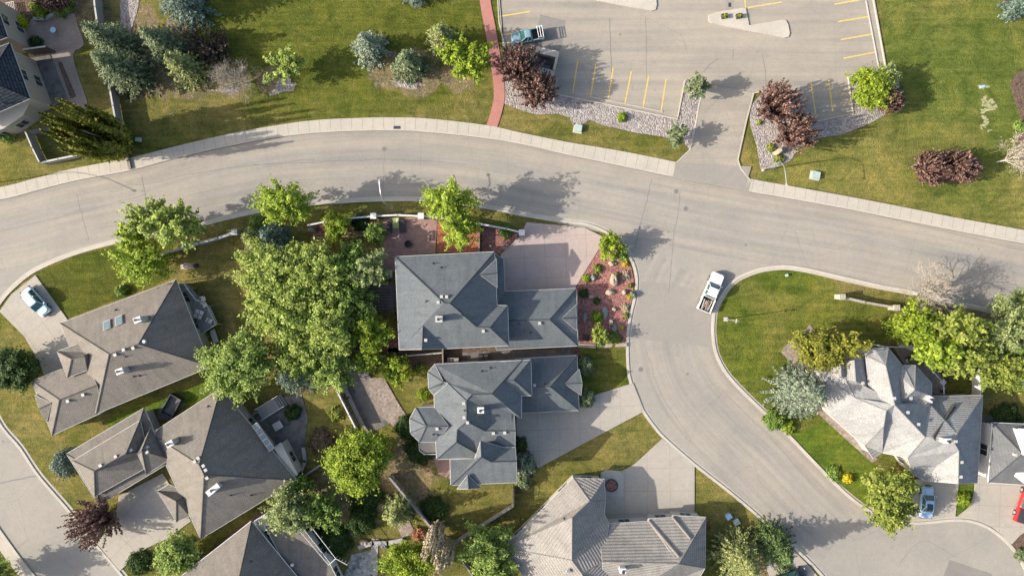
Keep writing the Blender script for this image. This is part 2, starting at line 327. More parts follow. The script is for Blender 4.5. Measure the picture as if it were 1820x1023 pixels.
def offs(q, d):               # offset open polyline (metres) to its left by d
    out = []
    for i in range(len(q)):
        a = np.array(q[max(0, i - 1)]); b = np.array(q[min(len(q) - 1, i + 1)]); t = b - a; t = t / (np.linalg.norm(t) + 1e-9)
        out.append((q[i][0] - t[1] * d, q[i][1] + t[0] * d))
    return out
def strip(name, pts, w0, w1, z0, z1, mat, kind='structure', b=None):
    q = xy(pts); A = offs(q, w0); B = offs(q, w1); n = len(q)
    v = [(x, y, z1) for x, y in A] + [(x, y, z1) for x, y in B] + [(x, y, z0) for x, y in A] + [(x, y, z0) for x, y in B]
    f = []
    for i in range(n - 1):
        f += [[i, i + 1, n + i + 1, n + i], [2 * n + i, 2 * n + i + 1, i + 1, i], [n + i, n + i + 1, 3 * n + i + 1, 3 * n + i]]
    f += [[0, n, 3 * n, 2 * n], [n - 1, 2 * n - 1, 4 * n - 1, 3 * n - 1]]
    o = mesh_obj(name, v, f, mat)
    return tag(o, kind=kind) if kind else o
def blob(cx, cy, rx, ry, n=22, j=.18, rot=0):
    out = []; ph = rng.random(4) * 6
    for i in range(n):
        t = 2 * math.pi * i / n; r = 1 + j * (math.sin(2 * t + ph[0]) * .5 + math.sin(3 * t + ph[1]) * .4 + math.sin(5 * t + ph[2]) * .35)
        x, y = rx * r * math.cos(t), ry * r * math.sin(t); out.append((cx + x * math.cos(rot) - y * math.sin(rot), cy + x * math.sin(rot) + y * math.cos(rot)))
    return out

g = mesh_obj('ground', [(-450, -450, 0), (450, -450, 0), (450, 450, 0), (-450, 450, 0)], [[0, 1, 2, 3]], M['ground']); tag(g, kind='structure')
N_top = cr([(-160, 362), (0, 333), (60, 318), (130, 300), (230, 281), (310, 261), (400, 240), (480, 225), (560, 214), (640, 210), (700, 209), (760, 211), (865, 223), (930, 237), (1010, 253), (1100, 268), (1205, 289), (1335, 318), (1400, 330), (1500, 348), (1600, 367), (1700, 387), (1820, 409), (1980, 440)])
N_edge = cr([(-160, 382), (0, 353), (60, 338), (130, 320), (230, 301), (310, 280), (400, 259), (500, 241), (600, 232), (700, 230), (760, 233), (850, 242), (930, 255), (1000, 271), (1100, 292), (1200, 313), (1320, 336), (1400, 350), (1500, 368), (1600, 388), (1700, 408), (1820, 431), (1980, 462)])
S_west = cr([(-25, 620), (-15, 565), (0, 540), (22, 514), (64, 481), (135, 451), (216, 429), (276, 417), (344, 404), (408, 388), (460, 377), (520, 367), (600, 360), (680, 356), (760, 357), (840, 366), (890, 374), (935, 384), (1010, 395), (1045, 400), (1080, 415), (1108, 440), (1125, 470), (1131, 500), (1127, 530), (1119, 565), (1115, 600), (1115, 640), (1118, 670), (1128, 700), (1142, 729), (1160, 755), (1180, 778), (1235, 826), (1290, 869), (1330, 902), (1371, 938), (1400, 962), (1440, 1000), (1480, 1045), (1500, 1080)])
E_side = cr([(1980, 610), (1820, 562), (1755, 548), (1684, 533), (1637, 521), (1562, 507), (1495, 492), (1444, 480), (1410, 474), (1385, 473), (1350, 478), (1320, 489), (1300, 502), (1284, 522), (1271, 547), (1267, 570), (1267, 600), (1272, 627), (1284, 653), (1300, 675), (1330, 706), (1365, 739), (1400, 772), (1440, 814), (1480, 855), (1510, 883), (1535, 901), (1570, 921), (1610, 929), (1650, 928), (1690, 924), (1725, 926), (1760, 940), (1795, 969), (1818, 1003), (1830, 1040), (1828, 1090)])
W_loop = cr([(-25, 620), (-22, 700), (0, 755), (34, 796), (67, 845), (118, 904), (172, 971), (216, 1023), (270, 1095)])
W_out = cr([(170, 1110), (110, 1078), (70, 1035), (37, 995), (0, 944), (-60, 860), (-130, 760), (-160, 600)])
sheet('road', N_edge + E_side + [(1780, 1140), (1540, 1130)] + S_west[::-1] + W_loop[1:] + W_out, M['road'], .006)
def ribbon(name, pts, width, n, mat, z, left=False):
    q = xy(pts); s = [0]
    for a_, b_ in zip(q[:-1], q[1:]): s.append(s[-1] + math.dist(a_, b_))
    cols = [offs(q, (1 if left else -1) * (.28 + (width - .28) * k / n)) for k in range(n + 1)]; v = [(x, y, z) for c_ in cols for x, y in c_]; m_ = len(q); f, uv = [], []
    for k in range(n):
        for i in range(m_ - 1):
            fa = [k * m_ + i, (k + 1) * m_ + i, (k + 1) * m_ + i + 1, k * m_ + i + 1]; ua = [(s[i], k * width / n), (s[i], (k + 1) * width / n), (s[i + 1], (k + 1) * width / n), (s[i + 1], k * width / n)]
            if left: fa.reverse(); ua.reverse()
            f.append(fa); uv.append(ua)
    return tag(mesh_obj(name, v, f, mat, uvs=uv), kind='structure')
ribbon('road', N_edge, 10.1, 4, M['roads'], .0085)
i0 = min(range(len(E_side)), key=lambda i: abs(E_side[i][0] - 1284) + abs(E_side[i][1] - 522)); i1 = min(range(len(E_side)), key=lambda i: abs(E_side[i][0] - 1535) + abs(E_side[i][1] - 901))
ribbon('road', E_side[i0:i1], 11.2, 4, M['roads'], .0075)
# pavement on the north side and the kerbs
tn = N_top; o = slab('sidewalk', tn + N_edge[::-1], M['conc'], 0, .13)
strip('kerb', S_west, -.16, .22, 0, .13, M['kerb']); strip('kerb', E_side, -.16, .22, 0, .13, M['kerb'])
strip('gutter_pan', S_west, .22, .0 + .52 + .02, .004, .014, M['conc']) ; strip('gutter_pan', E_side, .22, .54, .004, .014, M['conc'])
strip('kerb', N_edge, -.18, .02, .0, .137, M['kerb']); strip('gutter_line', N_edge, -.26, -.18, .007, .0105, M['crack'])
strip('kerb', W_loop, -.05, .3, 0, .13, M['kerb']); strip('gutter_pan', W_loop, .3, .75, .004, .014, M['conc']); strip('kerb', W_out, -.3, .1, 0, .13, M['kerb'])
slab('sidewalk', W_out[3:-8] + [(x - 14, y + 12) for x, y in W_out[3:-8][::-1]], M['conc'], 0, .12)
# pavement joints across the sidewalk
jv, jf = [], []
def joint(a, b, w, z, v=None, f=None):
    v = jv if v is None else v; f = jf if f is None else f
    d = np.array(b) - np.array(a); L = np.linalg.norm(d)
    if L < 1e-6: return
    n = np.array([-d[1], d[0]]) / L * w / 2; k = len(v)
    for q in (a - n, b - n, b + n, a + n): v.append((q[0], q[1], z))
    f.append([k, k + 1, k + 2, k + 3])
T = np.array(xy(N_top)); E_ = np.array(xy(N_edge)); acc = 0
for i in range(len(T) - 1):
    L = np.linalg.norm(T[i + 1] - T[i]); s = acc
    while s < L:
        t = s / L; a = T[i] * (1 - t) + T[i + 1] * t; k = np.argmin(np.linalg.norm(E_ - a, axis=1)); dd = E_[min(k + 1, len(E_) - 1)] - E_[max(0, k - 1)]; dd /= np.linalg.norm(dd)
        nn = np.array([dd[1], -dd[0]]); h = abs(np.dot(E_[k] - a, nn)); joint(a, a + nn * (h - .02), .045, .134); s += 1.55
    acc = s - L
def grid(poly, a, b, stepu, stepv, z, w=.035):      # joints of a driveway clipped to its outline
    Q = np.array(xy(poly)); o_ = np.array(P(*a)[:2]); u = np.array(P(*b)[:2]) - o_; u /= np.linalg.norm(u); v = np.array([-u[1], u[0]])
    loc = np.stack([(Q - o_) @ u, (Q - o_) @ v], 1)
    for ax, st in ((0, stepu), (1, stepv)):
        k = math.ceil(loc[:, ax].min() / st)
        while k * st < loc[:, ax].max():
            c = k * st; xs = []
            for i in range(len(loc)):
                p, q = loc[i], loc[(i + 1) % len(loc)]
                if (p[ax] - c) * (q[ax] - c) < 0:
                    t = (c - p[ax]) / (q[ax] - p[ax]); xs.append(p[1 - ax] + t * (q[1 - ax] - p[1 - ax]))
            xs.sort()
            for s0, s1 in zip(xs[::2], xs[1::2]):
                A = (c, s0) if ax == 0 else (s0, c); B = (c, s1) if ax == 0 else (s1, c)
                joint(o_ + u * A[0] + v * A[1], o_ + u * B[0] + v * B[1], w, z)
            k += 1
# parking lot, its throat and the driveways
throat = [(1217, 143), (1340, 165), (1326, 215), (1311, 284), (1316, 300), (1334, 322), (1330, 341), (1195, 314), (1202, 289), (1226, 266), (1236, 222), (1248, 160)]
lot = [(884, -80), (1530, -80), (1552, 0), (1573, 122), (1507, 137), (1516, 202), (1447, 217), (1425, 168), (1340, 165), (1217, 143), (1204, 211), (985, 166), (990, 140), (940, 95), (897, 92)]
sheet('parking_lot', lot, M['lot'], .010); slab('driveway', throat, M['lot'], .0, .141)
z0 = .136
drB = [(0, 553), (21, 523), (64, 489), (120, 566), (150, 640), (110, 690), (82, 676), (72, 645), (44, 597)]
drC = [(172, 963), (205, 930), (212, 880), (290, 840), (340, 925), (300, 955), (262, 972), (238, 990), (214, 1013)]
drE = [(890, 452), (912, 430), (925, 418), (936, 395), (1005, 401), (1040, 405), (1072, 421), (1068, 436), (1024, 508), (1020, 520), (890, 530)]
drF = [(918, 728), (1026, 728), (1058, 701), (1125, 680), (1136, 708), (1145, 730), (1090, 759), (956, 831), (940, 800), (925, 790), (918, 770)]
drG = [(1177, 779), (1234, 827), (1234, 935), (1060, 940), (1068, 838), (1105, 836), (1128, 824)]
drH = [(1630, 850), (1703, 858), (1697, 917), (1650, 922), (1612, 924), (1600, 900)]
drI = [(1733, 850), (1830, 850), (1840, 930), (1812, 950), (1797, 966), (1766, 938), (1728, 920), (1700, 918), (1722, 900), (1731, 875)]
drK = [(1384, 960), (1398, 966), (1440, 1006), (1470, 1045), (1380, 1060), (1360, 1000)]
for nm, p, mt, a, b, su, sv in (('driveway', drB, 'drive', (64, 489), (120, 566), 3.1, 3.1), ('driveway', drC, 'drive', (172, 963), (205, 930), 3.1, 3.1), ('driveway', drE, 'pinkdrive', (895, 460), (1020, 455), 3, 3),
        ('driveway', drF, 'drive', (918, 728), (1026, 724), 3, 3), ('driveway', drG, 'drive', (1190, 790), (1191, 900), 3.3, 3.3), ('driveway', drH, 'drive', (1640, 860), (1700, 860), 3, 3), ('driveway', drI, 'drive', (1740, 860), (1820, 862), 3, 3), ('driveway', drK, 'drive', (1400, 1000), (1440, 1040), 3, 3)):
    slab(nm, p, M[mt], 0, z0); grid(p, a, b, su, sv, z0 + .004)
mesh_obj('pavement_joint', jv, jf, M['joint']); tag(bpy.data.objects['pavement_joint'], kind='structure')
# road patches, cracks, a thin dark line and covers
sheet('road_patch', [(1131, 499), (1180, 503), (1243, 515), (1283, 524), (1269, 560), (1267, 617), (1117, 600), (1119, 565), (1128, 530)], M['patch'], .0105)
sheet('road_patch', [(1688, 994), (1760, 1018), (1790, 1050), (1660, 1060), (1678, 1020)], M['dark_patch'], .0105)
sheet('road_patch', [(960, 26), (1005, 37), (998, 85), (990, 105), (946, 95)], M['dark_patch'], .0145)
sheet('road_patch', [(1335, 296), (1200, 289), (1196, 314), (1322, 338)], M['patch'], .1455)
cv, cf = [], []
def wob(a, b, n=14, amp=.12):
    out = []
    for i in range(n + 1):
        t = i / n; out.append((a[0] + (b[0] - a[0]) * t + rng.normal() * amp * 12, a[1] + (b[1] - a[1]) * t + rng.normal() * amp * 12))
    return out
def crack(pts, w, z=.012):
    q = [np.array(P(x, y)[:2]) for x, y in pts]
    for a, b in zip(q[:-1], q[1:]): joint(a, b, w, z, cv, cf)
for pts, w_ in (([(252, 310), (256, 335), (262, 362), (266, 378)], .1), ([(137, 345), (143, 372), (151, 402), (158, 428)], .08), ([(1158, 318), (1150, 355), (1138, 400), (1128, 440)], .08), ([(1210, 340), (1205, 380), (1196, 430), (1190, 520)], .07),
        ([(683, 264), (682, 300), (681, 350)], .05), ([(0, 858), (40, 850), (75, 843)], .16), ([(1500, 370), (1640, 402), (1820, 445)], .05), ([(450, 292), (560, 288), (700, 284), (830, 292)], .06),
        ([(1290, 700), (1380, 790), (1460, 880)], .05), ([(1150, 620), (1175, 700), (1230, 780)], .05), ([(240, 330), (400, 300), (560, 282)], .06), ([(0, 410), (130, 380), (260, 345)], .05), ([(1600, 1000), (1640, 960), (1700, 990)], .05)):
    q = cr(pts, 5); q = [(x + rng.normal() * .8, y + rng.normal() * .8) for x, y in q]; crack(q, w_)
for pts, w_ in (([(1083, 32), (1085, 80), (1087, 130)], .09), ([(1147, 32), (1149, 80), (1149, 140)], .06), ([(1355, 98), (1360, 125), (1361, 160)], .08), ([(1251, 128), (1262, 115), (1278, 104)], .10), ([(1303, 88), (1302, 108)], .07), ([(900, 170), (910, 110), (1000, 120)], .04), ([(1210, 60), (1216, 75), (1222, 96)], .04)):  # lot cracks, plus a thin dark curved line near the entrance kerb
    crack([(x + rng.normal() * .4, y + rng.normal() * .4) for x, y in cr(pts, 4)], w_, .0165)
mesh_obj('road_crack_and_line', cv, cf, M['crack']); tag(bpy.data.objects['road_crack_and_line'], kind='structure')
# parking stall paint
yv, yf = [], []
for a, b in (((1027, 106), (1018, 165)), ((1059, 114), (1050, 170)), ((1090, 121), (1081, 176)), ((1122, 127), (1111, 183)), ((1153, 135), (1143, 190)), ((1184, 141), (1175, 197)), ((885, 30), (942, 21)), ((891, 63), (951, 52)),
             ((1483, 8), (1533, -1)), ((1489, 39), (1543, 30)), ((1494, 71), (1550, 61)), ((1499, 104), (1556, 93)), ((1441, 147), (1450, 204)), ((1473, 143), (1480, 198)), ((1329, 14), (1389, 4)), ((1322, -20), (1325, 14)), ((1478, -24), (1528, -33))):
    joint(np.array(P(*a)[:2]), np.array(P(*b)[:2]), .16, .0185, yv, yf)
mesh_obj('parking_line', yv, yf, M['yellow']); tag(bpy.data.objects['parking_line'], kind='structure')
for pts in ([(880, -80), (887, 40), (899, 92)], [(990, 140), (985, 167), (1204, 212), (1217, 144), (1226, 141)], [(1252, 148), (1248, 165), (1243, 182), (1236, 222), (1226, 266), (1202, 289)],
            [(1357, 163), (1339, 166), (1326, 215), (1311, 284), (1316, 300), (1334, 322)], [(1447, 217), (1516, 202), (1507, 137), (1529, 132)], [(1543, -80), (1552, 0), (1574, 122)]):
    strip('kerb', pts, -.09, .09, 0, .17, M['kerb'])
for pts in ([(1048, 172), (1178, 199)], [(1539, 2), (1562, 122)], [(868 + 15, -60), (892, 60), (895, 90)]): strip('wheel_stop_line', pts, -.06, .06, .0, .12, M['kerb'])
slab('traffic_island', [(1040, -20), (1062, 2), (1110, 12), (1158, 20), (1165, 18), (1167, 10), (1163, -30)], M['kerb'], 0, .17)
isl = [(1259, 28), (1270, 23), (1318, 15), (1325, 16), (1331, 46), (1390, 36), (1396, 37), (1400, 44), (1403, 60), (1401, 66), (1394, 68), (1330, 56), (1264, 42), (1259, 38)]
slab('traffic_island', isl, M['kerb'], 0, .17)
# red path and planting beds
rp = cr([(857, -60), (862, 0), (873, 60), (881, 110), (886, 145), (887, 175), (882, 200), (874, 225)])
strip('footpath', rp, -.78, .78, 0, .10, M['redpath'])
slab('rock_bed', [(899, 92), (940, 95), (990, 140), (985, 166), (1204, 211), (1217, 143), (1230, 140), (1250, 150), (1243, 182), (1236, 222), (1226, 266), (1214, 252), (1190, 246), (1177, 243), (1130, 236), (1096, 228), (1070, 222), (1049, 213), (1034, 222), (1018, 222), (1012, 209), (991, 202), (954, 204), (925, 196), (896, 184), (895, 150)], M['rockmulch'], 0, .06)
slab('rock_bed', [(1357, 163), (1425, 168), (1447, 217), (1516, 202), (1508, 138), (1532, 132), (1572, 122), (1596, 130), (1600, 180), (1567, 208), (1540, 222), (1500, 238), (1452, 246), (1420, 262), (1405, 285), (1375, 300), (1352, 301), (1345, 260), (1334, 225), (1332, 190)], M['rockmulch'], 0, .06)
slab('rock_bed', blob(725, 150, 32, 6, 26, .5, .1), M['rockmulch'], 0, .05)
slab('rock_bed', blob(405, 160, 20, 5, 20, .5), M['rockmulch'], 0, .05); slab('rock_bed', blob(505, 154, 26, 10, 24, .6, -.2), M['rockmulch'], 0, .05)
slab('rock_bed', [(213, -20), (250, -20), (246, 15), (232, 60), (222, 70), (214, 40)], M['rockmulch'], 0, .05)
sheet('lawn', [(1556, -90), (1990, -90), (1990, 432), (1820, 405), (1700, 384), (1500, 345), (1340, 315), (1400, 292), (1460, 245), (1560, 212), (1602, 180), (1598, 130), (1577, 118)], M['lawn'], .012)
sheet('lawn', [(1380, 478), (1350, 482), (1300, 508), (1275, 560), (1272, 610), (1290, 655), (1340, 708), (1440, 805), (1540, 898), (1558, 895), (1552, 815), (1474, 738), (1400, 640), (1480, 585), (1560, 610), (1640, 560), (1600, 548), (1490, 530), (1480, 490)], M['corner'], .012)
sheet('lawn', [(66, 484), (135, 455), (216, 433), (280, 420), (330, 410), (300, 450), (300, 495), (110, 570)], M['leftlawn'], .012)
sheet('lawn', [(1402, 770), (1440, 810), (1480, 850), (1540, 898), (1560, 830), (1474, 740), (1440, 760)], M['lush'], .016)
sheet('lawn', [(185, 745), (310, 702), (390, 660), (400, 690), (300, 740), (200, 772)], M['lush'], .012)
sheet('lawn', [(957, 832), (1146, 731), (1177, 776), (1128, 824), (1020, 850), (940, 920), (800, 960), (880, 880), (920, 870)], M['dryl'], .012)
sheet('lawn', [(1236, 828), (1290, 870), (1370, 940), (1300, 1000), (1236, 1000)], M['dryl'], .012)
sheet('lawn', [(1703, 860), (1731, 860), (1729, 878), (1717, 905), (1698, 916)], M['lush'], .03)
sheet('lawn', [(455, 740), (560, 690), (620, 700), (640, 760), (590, 820), (520, 840)], M['dryl'], .012)
# bare pale scuffs in the park lawn
for k, (x, y, a, b) in enumerate(((1748, 178, 4, 7), (1757, 183, 8, 6), (1764, 190, 6, 4), (1752, 196, 9, 4), (1751, 213, 5, 6), (1750, 222, 6, 4), (1747, 155, 7, 4), (1744, 228, 3, 2), (1758, 232, 3, 2))):
    sheet('bare_patch', blob(x, y, a, b, 30, .9), M['scuff'], .016 + k * .0006)
slab('mulch_ring', [(1806, 128), (1795, 150), (1803, 180), (1812, 200), (1808, 260), (1812, 290), (1860, 290), (1860, 120)], M['soil'], 0, .04)
slab('mulch_ring', blob(1805, 5, 22, 14), M['soil'], 0, .04); slab('mulch_ring', blob(1690, 298, 62, 26), M['soil'], 0, .04)
# house E garden
slab('patio', [(682, 388), (755, 386), (777, 392), (774, 450), (703, 455), (702, 482), (678, 487), (676, 440)], M['redpatio'], 0, .09)
slab('flower_bed', [(777, 393), (852, 399), (852, 447), (777, 449)], M['orangemulch'], 0, .07)
slab('flower_bed', [(856, 400), (926, 412), (912, 429), (890, 450), (856, 448)], M['redmulch'], 0, .07)
slab('flower_bed', [(560, 398), (680, 390), (680, 412), (556, 420)], M['redmulch'], 0, .07)
slab('flower_bed', [(1025, 508), (1068, 438), (1080, 424), (1106, 446), (1122, 476), (1127, 500), (1123, 530), (1116, 562), (1112, 614), (1025, 614), (1020, 560)], M['redmulch'], 0, .10)
slab('flower_bed', [(560, 600), (708, 585), (708, 626), (560, 622)], M['redmulch'], 0, .05)
slab('flower_bed', [(690, 618), (1030, 612), (1030, 645), (690, 652)], M['soil'], 0, .05)
slab('footpath', [(822, 626), (1015, 619), (1014, 634), (822, 643)], M['slate'], 0, .08)
slab('patio', [(648, 560), (706, 545), (706, 505), (655, 505)], M['slate'], 0, .08)
slab('patio', [(603, 645), (645, 640), (697, 750), (655, 770), (600, 660)], M['slate'], 0, .10)
slab('patio', [(645, 672), (682, 670), (712, 722), (728, 745), (700, 757), (672, 735)], M['pinkstone'], 0, .12)
slab('patio', [(765, 800), (800, 810), (800, 850), (780, 842)], M['redpatio'], 0, .08)
sheet('lawn', [(700, 672), (762, 650), (765, 720), (730, 740)], M['dryl'], .012)
slab('flower_bed', [(918, 770), (926, 785), (944, 795), (955, 830), (940, 862), (917, 850)], M['soil'], 0, .05)
# house G entry pad, house I mulch, house H beds
slab('patio', [(1070, 838), (1078, 834), (1100, 836), (1108, 845), (1107, 881), (1076, 880)], M['kerb'], 0, .15)
slab('flower_bed', [(1797, 968), (1816, 940), (1850, 925), (1850, 1020), (1818, 1000)], M['soil'], 0, .06)
slab('rock_bed', [(1388, 625), (1398, 612), (1440, 577), (1450, 590), (1420, 640), (1470, 660), (1480, 735), (1560, 815), (1550, 822), (1465, 745), (1420, 700), (1412, 650)], M['pinkstone'], 0, .08)
slab('footpath', [(1742, 745), (1762, 745), (1757, 862), (1738, 862)], M['drive'], 0, .12)
slab('patio', [(452, 738), (500, 705), (535, 700), (548, 740), (540, 800), (522, 848), (470, 790)], M['slate'], 0, .09)
slab('footpath', [(625, 985), (665, 975), (672, 1000), (670, 1040), (605, 1040)], M['flag'], 0, .06)
slab('footpath', [(661, 955), (673, 956), (671, 992), (659, 990)], M['stone'], 0, .10)
# house A patio
slab('patio', cr([(45, 60), (60, 30), (90, 34), (128, 20), (138, 45), (150, 80), (134, 90), (131, 104), (138, 130), (150, 165), (156, 185), (146, 192), (60, 150)], 2), M['pavers'], 0, .08)
slab('patio', [(56, 104), (90, 98), (122, 178), (92, 190)], M['slate'], .08, .16)
slab('flower_bed', [(104, 112), (110, 110), (136, 172), (126, 176)], M['soil'], .08, .13)
slab('flower_bed', [(50, 232), (84, 225), (100, 236), (92, 240), (62, 240)], M['slate'], 0, .05)
slab('rock_bed', [(193, 205), (206, 205), (216, 262), (200, 264)], M['redmulch'], 0, .05)
slab('flower_bed', [(0, 60), (40, 40), (130, -10), (0, -20)], M['soil'], 0, .03)
slab('patio', [(703, 928), (725, 920), (738, 945), (715, 955)], M['pinkstone'], 0, .08)
slab('flower_bed', [(345, 1000), (520, 860), (545, 880), (470, 935), (350, 1023)], M['soil'], 0, .04)

# ================================================================ houses
def conv(ox, oy, s, PITCH=1.0):
    def zz(z): return 5.7 + (z - 5.7) * PITCH if z > 5.7 else (2.6 + (z - 3) * PITCH if 3 <= z < 5 else z)
    return lambda d: {k: (ox + v[0] / s, oy + v[1] / s, zz(v[2])) for k, v in d.items()}
def loop_of(faces):
    ed = {}
    S = set()
    for f in faces:
        for i in range(len(f)): S.add((f[i], f[(i + 1) % len(f)]))
    for a, b in S:
        if (b, a) not in S: ed[a] = b
    out = []; rem = dict(ed)
    while rem:
        s = next(iter(rem)); lp = [s]; c = rem.pop(s)
        while c != s and c in rem: lp.append(c); c = rem.pop(c)
        out.append(lp)
    return max(out, key=len) if out else []
def nrm(vs):
    n = Vector((0, 0, 0))
    for i in range(len(vs)):
        a, b = vs[i], vs[(i + 1) % len(vs)]
        n.x += (a.y - b.y) * (a.z + b.z); n.y += (a.z - b.z) * (a.x + b.x); n.z += (a.x - b.x) * (a.y + b.y)
    return n.normalized() if n.length else Vector((0, 0, 1))
def inpoly(x, y, poly):
    c = False; n = len(poly)
    for i in range(n):
        x0, y0 = poly[i]; x1, y1 = poly[(i + 1) % n]
        if (y0 > y) != (y1 > y) and x < (x1 - x0) * (y - y0) / (y1 - y0) + x0: c = not c
    return c
class House:
    def __init__(s, label, center, roofmat, wallmat, trim='trim', cap=None, name='house', cat='house'):
        s.root = empty(name, P(center[0], center[1], 0)); tag(s.root, label, cat)
        s.o = Vector(s.root.location); s.rm, s.wm, s.tm = M[roofmat], M[wallmat], M[trim]; s.tris = []; s.foot = []; s.blocks = []; s.capm = cap or s.rm
        s.ang = 0
    def loc(s, v): return tuple(Vector(v) - s.o)
    def block(s, pts, faces, walls=True, inset=.45, base=0, gut=True, rm=None, win=True, caps=True):
        names = list(pts); V = [Vector(P(*pts[k])) for k in names]; ix = {k: i for i, k in enumerate(names)}
        F = [[ix[c] for c in f] for f in faces]
        for f in F:
            if nrm([V[i] for i in f]).z < 0: f.reverse()
        F0 = F; F = []; fn = []
        for f in F0:                      # the same triangles above and below, so that no underside shows through
            n0 = nrm([V[i] for i in f])
            for t_ in geometry.tessellate_polygon([[Vector((V[i].x, V[i].y, 0)) for i in f]]):
                tr = [f[j] for j in t_]
                if nrm([V[i] for i in tr]).z < 0: tr.reverse()
                F.append(tr); fn.append(n0)
        uvs = []
        for f, n in zip(F, fn):
            h = Vector((0, 0, 1)).cross(n)
            h = h.normalized() if h.length > 1e-3 else Vector((1, 0, 0)); v = n.cross(h)
            uvs.append([(V[i].dot(h), V[i].dot(v)) for i in f])
            for k in range(1, len(f) - 1): s.tris.append((V[f[0]], V[f[k]], V[f[k + 1]]))
        lp = loop_of(F); t = .18; nV = len(V)
        vv = [s.loc(v) for v in V] + [s.loc(v - Vector((0, 0, t))) for v in V]
        ff = [list(f) for f in F]; uu = list(uvs)
        for f in F: ff.append([i + nV for i in f][::-1]); uu.append([(0, 0)] * len(f))
        for i in range(len(lp)):
            a, b = lp[i], lp[(i + 1) % len(lp)]; ff.append([b, a, a + nV, b + nV]); uu.append([(0, 0), (1, 0), (1, .2), (0, .2)])
        mesh_obj('roof', vv, ff, parent=s.root, uvs=uu, mats=[rm or s.rm, s.tm], fm=[0] * len(F) + [1] * (len(ff) - len(F)))
        if gut:
            m = MB()
            for i in range(len(lp)):
                a, b = V[lp[i]], V[lp[(i + 1) % len(lp)]]; r = .055 if abs(a.z - b.z) < .12 else .035
                m.tube(s.loc(a + Vector((0, 0, -.03))), s.loc(b + Vector((0, 0, -.03))), r, r, 6)
            m.build('gutter', s.tm, s.root)
        if caps:
            E = {}
            for fi, f in enumerate(F):
                for i in range(len(f)): E.setdefault(frozenset((f[i], f[(i + 1) % len(f)])), []).append(fi)
            for e, fs in E.items():
                if len(fs) != 2: continue
                a, b = [V[i] for i in e]; f1, f2 = F[fs[0]], F[fs[1]]; n1 = nrm([V[i] for i in f1]); c2 = sum((V[i] for i in f2), Vector()) / len(f2)
                if n1.dot(c2 - a) < -.12 and fn[fs[0]] is not fn[fs[1]]: MB().tube(s.loc(a), s.loc(b), .085, .085, 5, False).build('ridge_cap', s.capm, s.root)
        if walls:
            L = [V[i] for i in lp]; n = len(L); W = []
            for i in range(n):
                p, c, q = L[i - 1], L[i], L[(i + 1) % n]; d1 = (c - p).to_2d(); d2 = (q - c).to_2d()
                if d1.length < 1e-4 or d2.length < 1e-4: W.append(c.copy()); continue
                d1.normalize(); d2.normalize(); n1 = Vector((-d1.y, d1.x)); n2 = Vector((-d2.y, d2.x)); k = max(.35, 1 + n1.dot(n2)); o = (n1 + n2) / k * inset
                W.append(Vector((c.x + o.x, c.y + o.y, c.z - .14)))
            v = [s.loc(p) for p in W] + [s.loc((p.x, p.y, base)) for p in W]
            mesh_obj('wall', v, [[i + n, (i + 1) % n + n, (i + 1) % n, i] for i in range(n)], s.wm, s.root)
            s.foot.append([(p.x, p.y) for p in W]); s.blocks.append((W, base, win))
    def windows(s, dens=3.8):
        k = 0
        for bi, (W, base, win) in enumerate(s.blocks):
            if not win: continue
            n = len(W)
            for i in range(n):
                a, b = W[i], W[(i + 1) % n]; d = (b - a).to_2d(); L = d.length
                if L < 2.4: continue
                d.normalize(); nn = Vector((d.y, -d.x)); cnt = max(1, int(L / dens)); top = min(a.z, b.z)
                for j in range(cnt):
                    c = a.to_2d() + d * L * (j + .5) / cnt; pr = c + nn * .3
                    if any(inpoly(pr.x, pr.y, f) for q, f in enumerate(s.foot) if q != bi): continue
                    for zc in ([1.5] if top < 4.4 else [1.5, 4.35]):
                        if zc + .75 > top or k > 70: continue
                        wd = min(1.5, L / cnt * .55); m = MB(); rz = math.atan2(d.y, d.x); lc = s.loc((c.x, c.y, 0))
                        for q in ((-wd / 2 - .09, -.7 - .09, -wd / 2, .7 + .09), (wd / 2, -.79, wd / 2 + .09, .79), (-wd / 2, -.79, wd / 2, -.7), (-wd / 2, .7, wd / 2, .79), (-.03, -.7, .03, .7)):
                            m.box(q[0], -.07, zc + q[1], q[2], .02, zc + q[3], rz, lc)
                        o = m.build('window', s.tm, s.root); pn = MB().box(-wd / 2, -.035, zc - .7, wd / 2, .0, zc + .7, rz, lc).build('pane', M['glass'], o); k += 1
    def hit(s, px, py):
        o = Vector((0, 0, H)); d = Vector(P(px, py, 0)) - o; best = None
        for t in s.tris:
            r = geometry.intersect_ray_tri(t[0], t[1], t[2], d, o, True)
            if r and (best is None or r.z > best[0].z):
                n = (t[1] - t[0]).cross(t[2] - t[0]).normalized(); best = (r, n if n.z > 0 else -n)
        return best or (Vector(P(px, py, 4)), Vector((0, 0, 1)))
    def vents(s, pts, kind='vent'):
        for px, py in pts:
            p, n = s.hit(px, py); l = Vector(s.loc(p)); m = MB()
            if kind == 'vent':
                m.box(-.15, -.15, l.z - .15, .15, .15, l.z + .2, s.ang, (l.x, l.y)); m.box(-.2, -.2, l.z + .2, .2, .2, l.z + .27, s.ang, (l.x, l.y)); m.build('roof_vent', M['trim'], s.root)
            elif kind == 'round':
                m.tube((l.x, l.y, l.z - .2), (l.x, l.y, l.z + .35), .2, .2, 12).tube((l.x, l.y, l.z + .35), (l.x, l.y, l.z + .5), .3, .22, 12); m.build('roof_vent', M['metal'], s.root)
            else:
                m.tube((l.x, l.y, l.z - .2), (l.x, l.y, l.z + .38), .07, .07, 8).tube((l.x, l.y, l.z - .05), (l.x, l.y, l.z + .06), .2, .1, 8); m.build('vent_pipe', M['dark'], s.root)
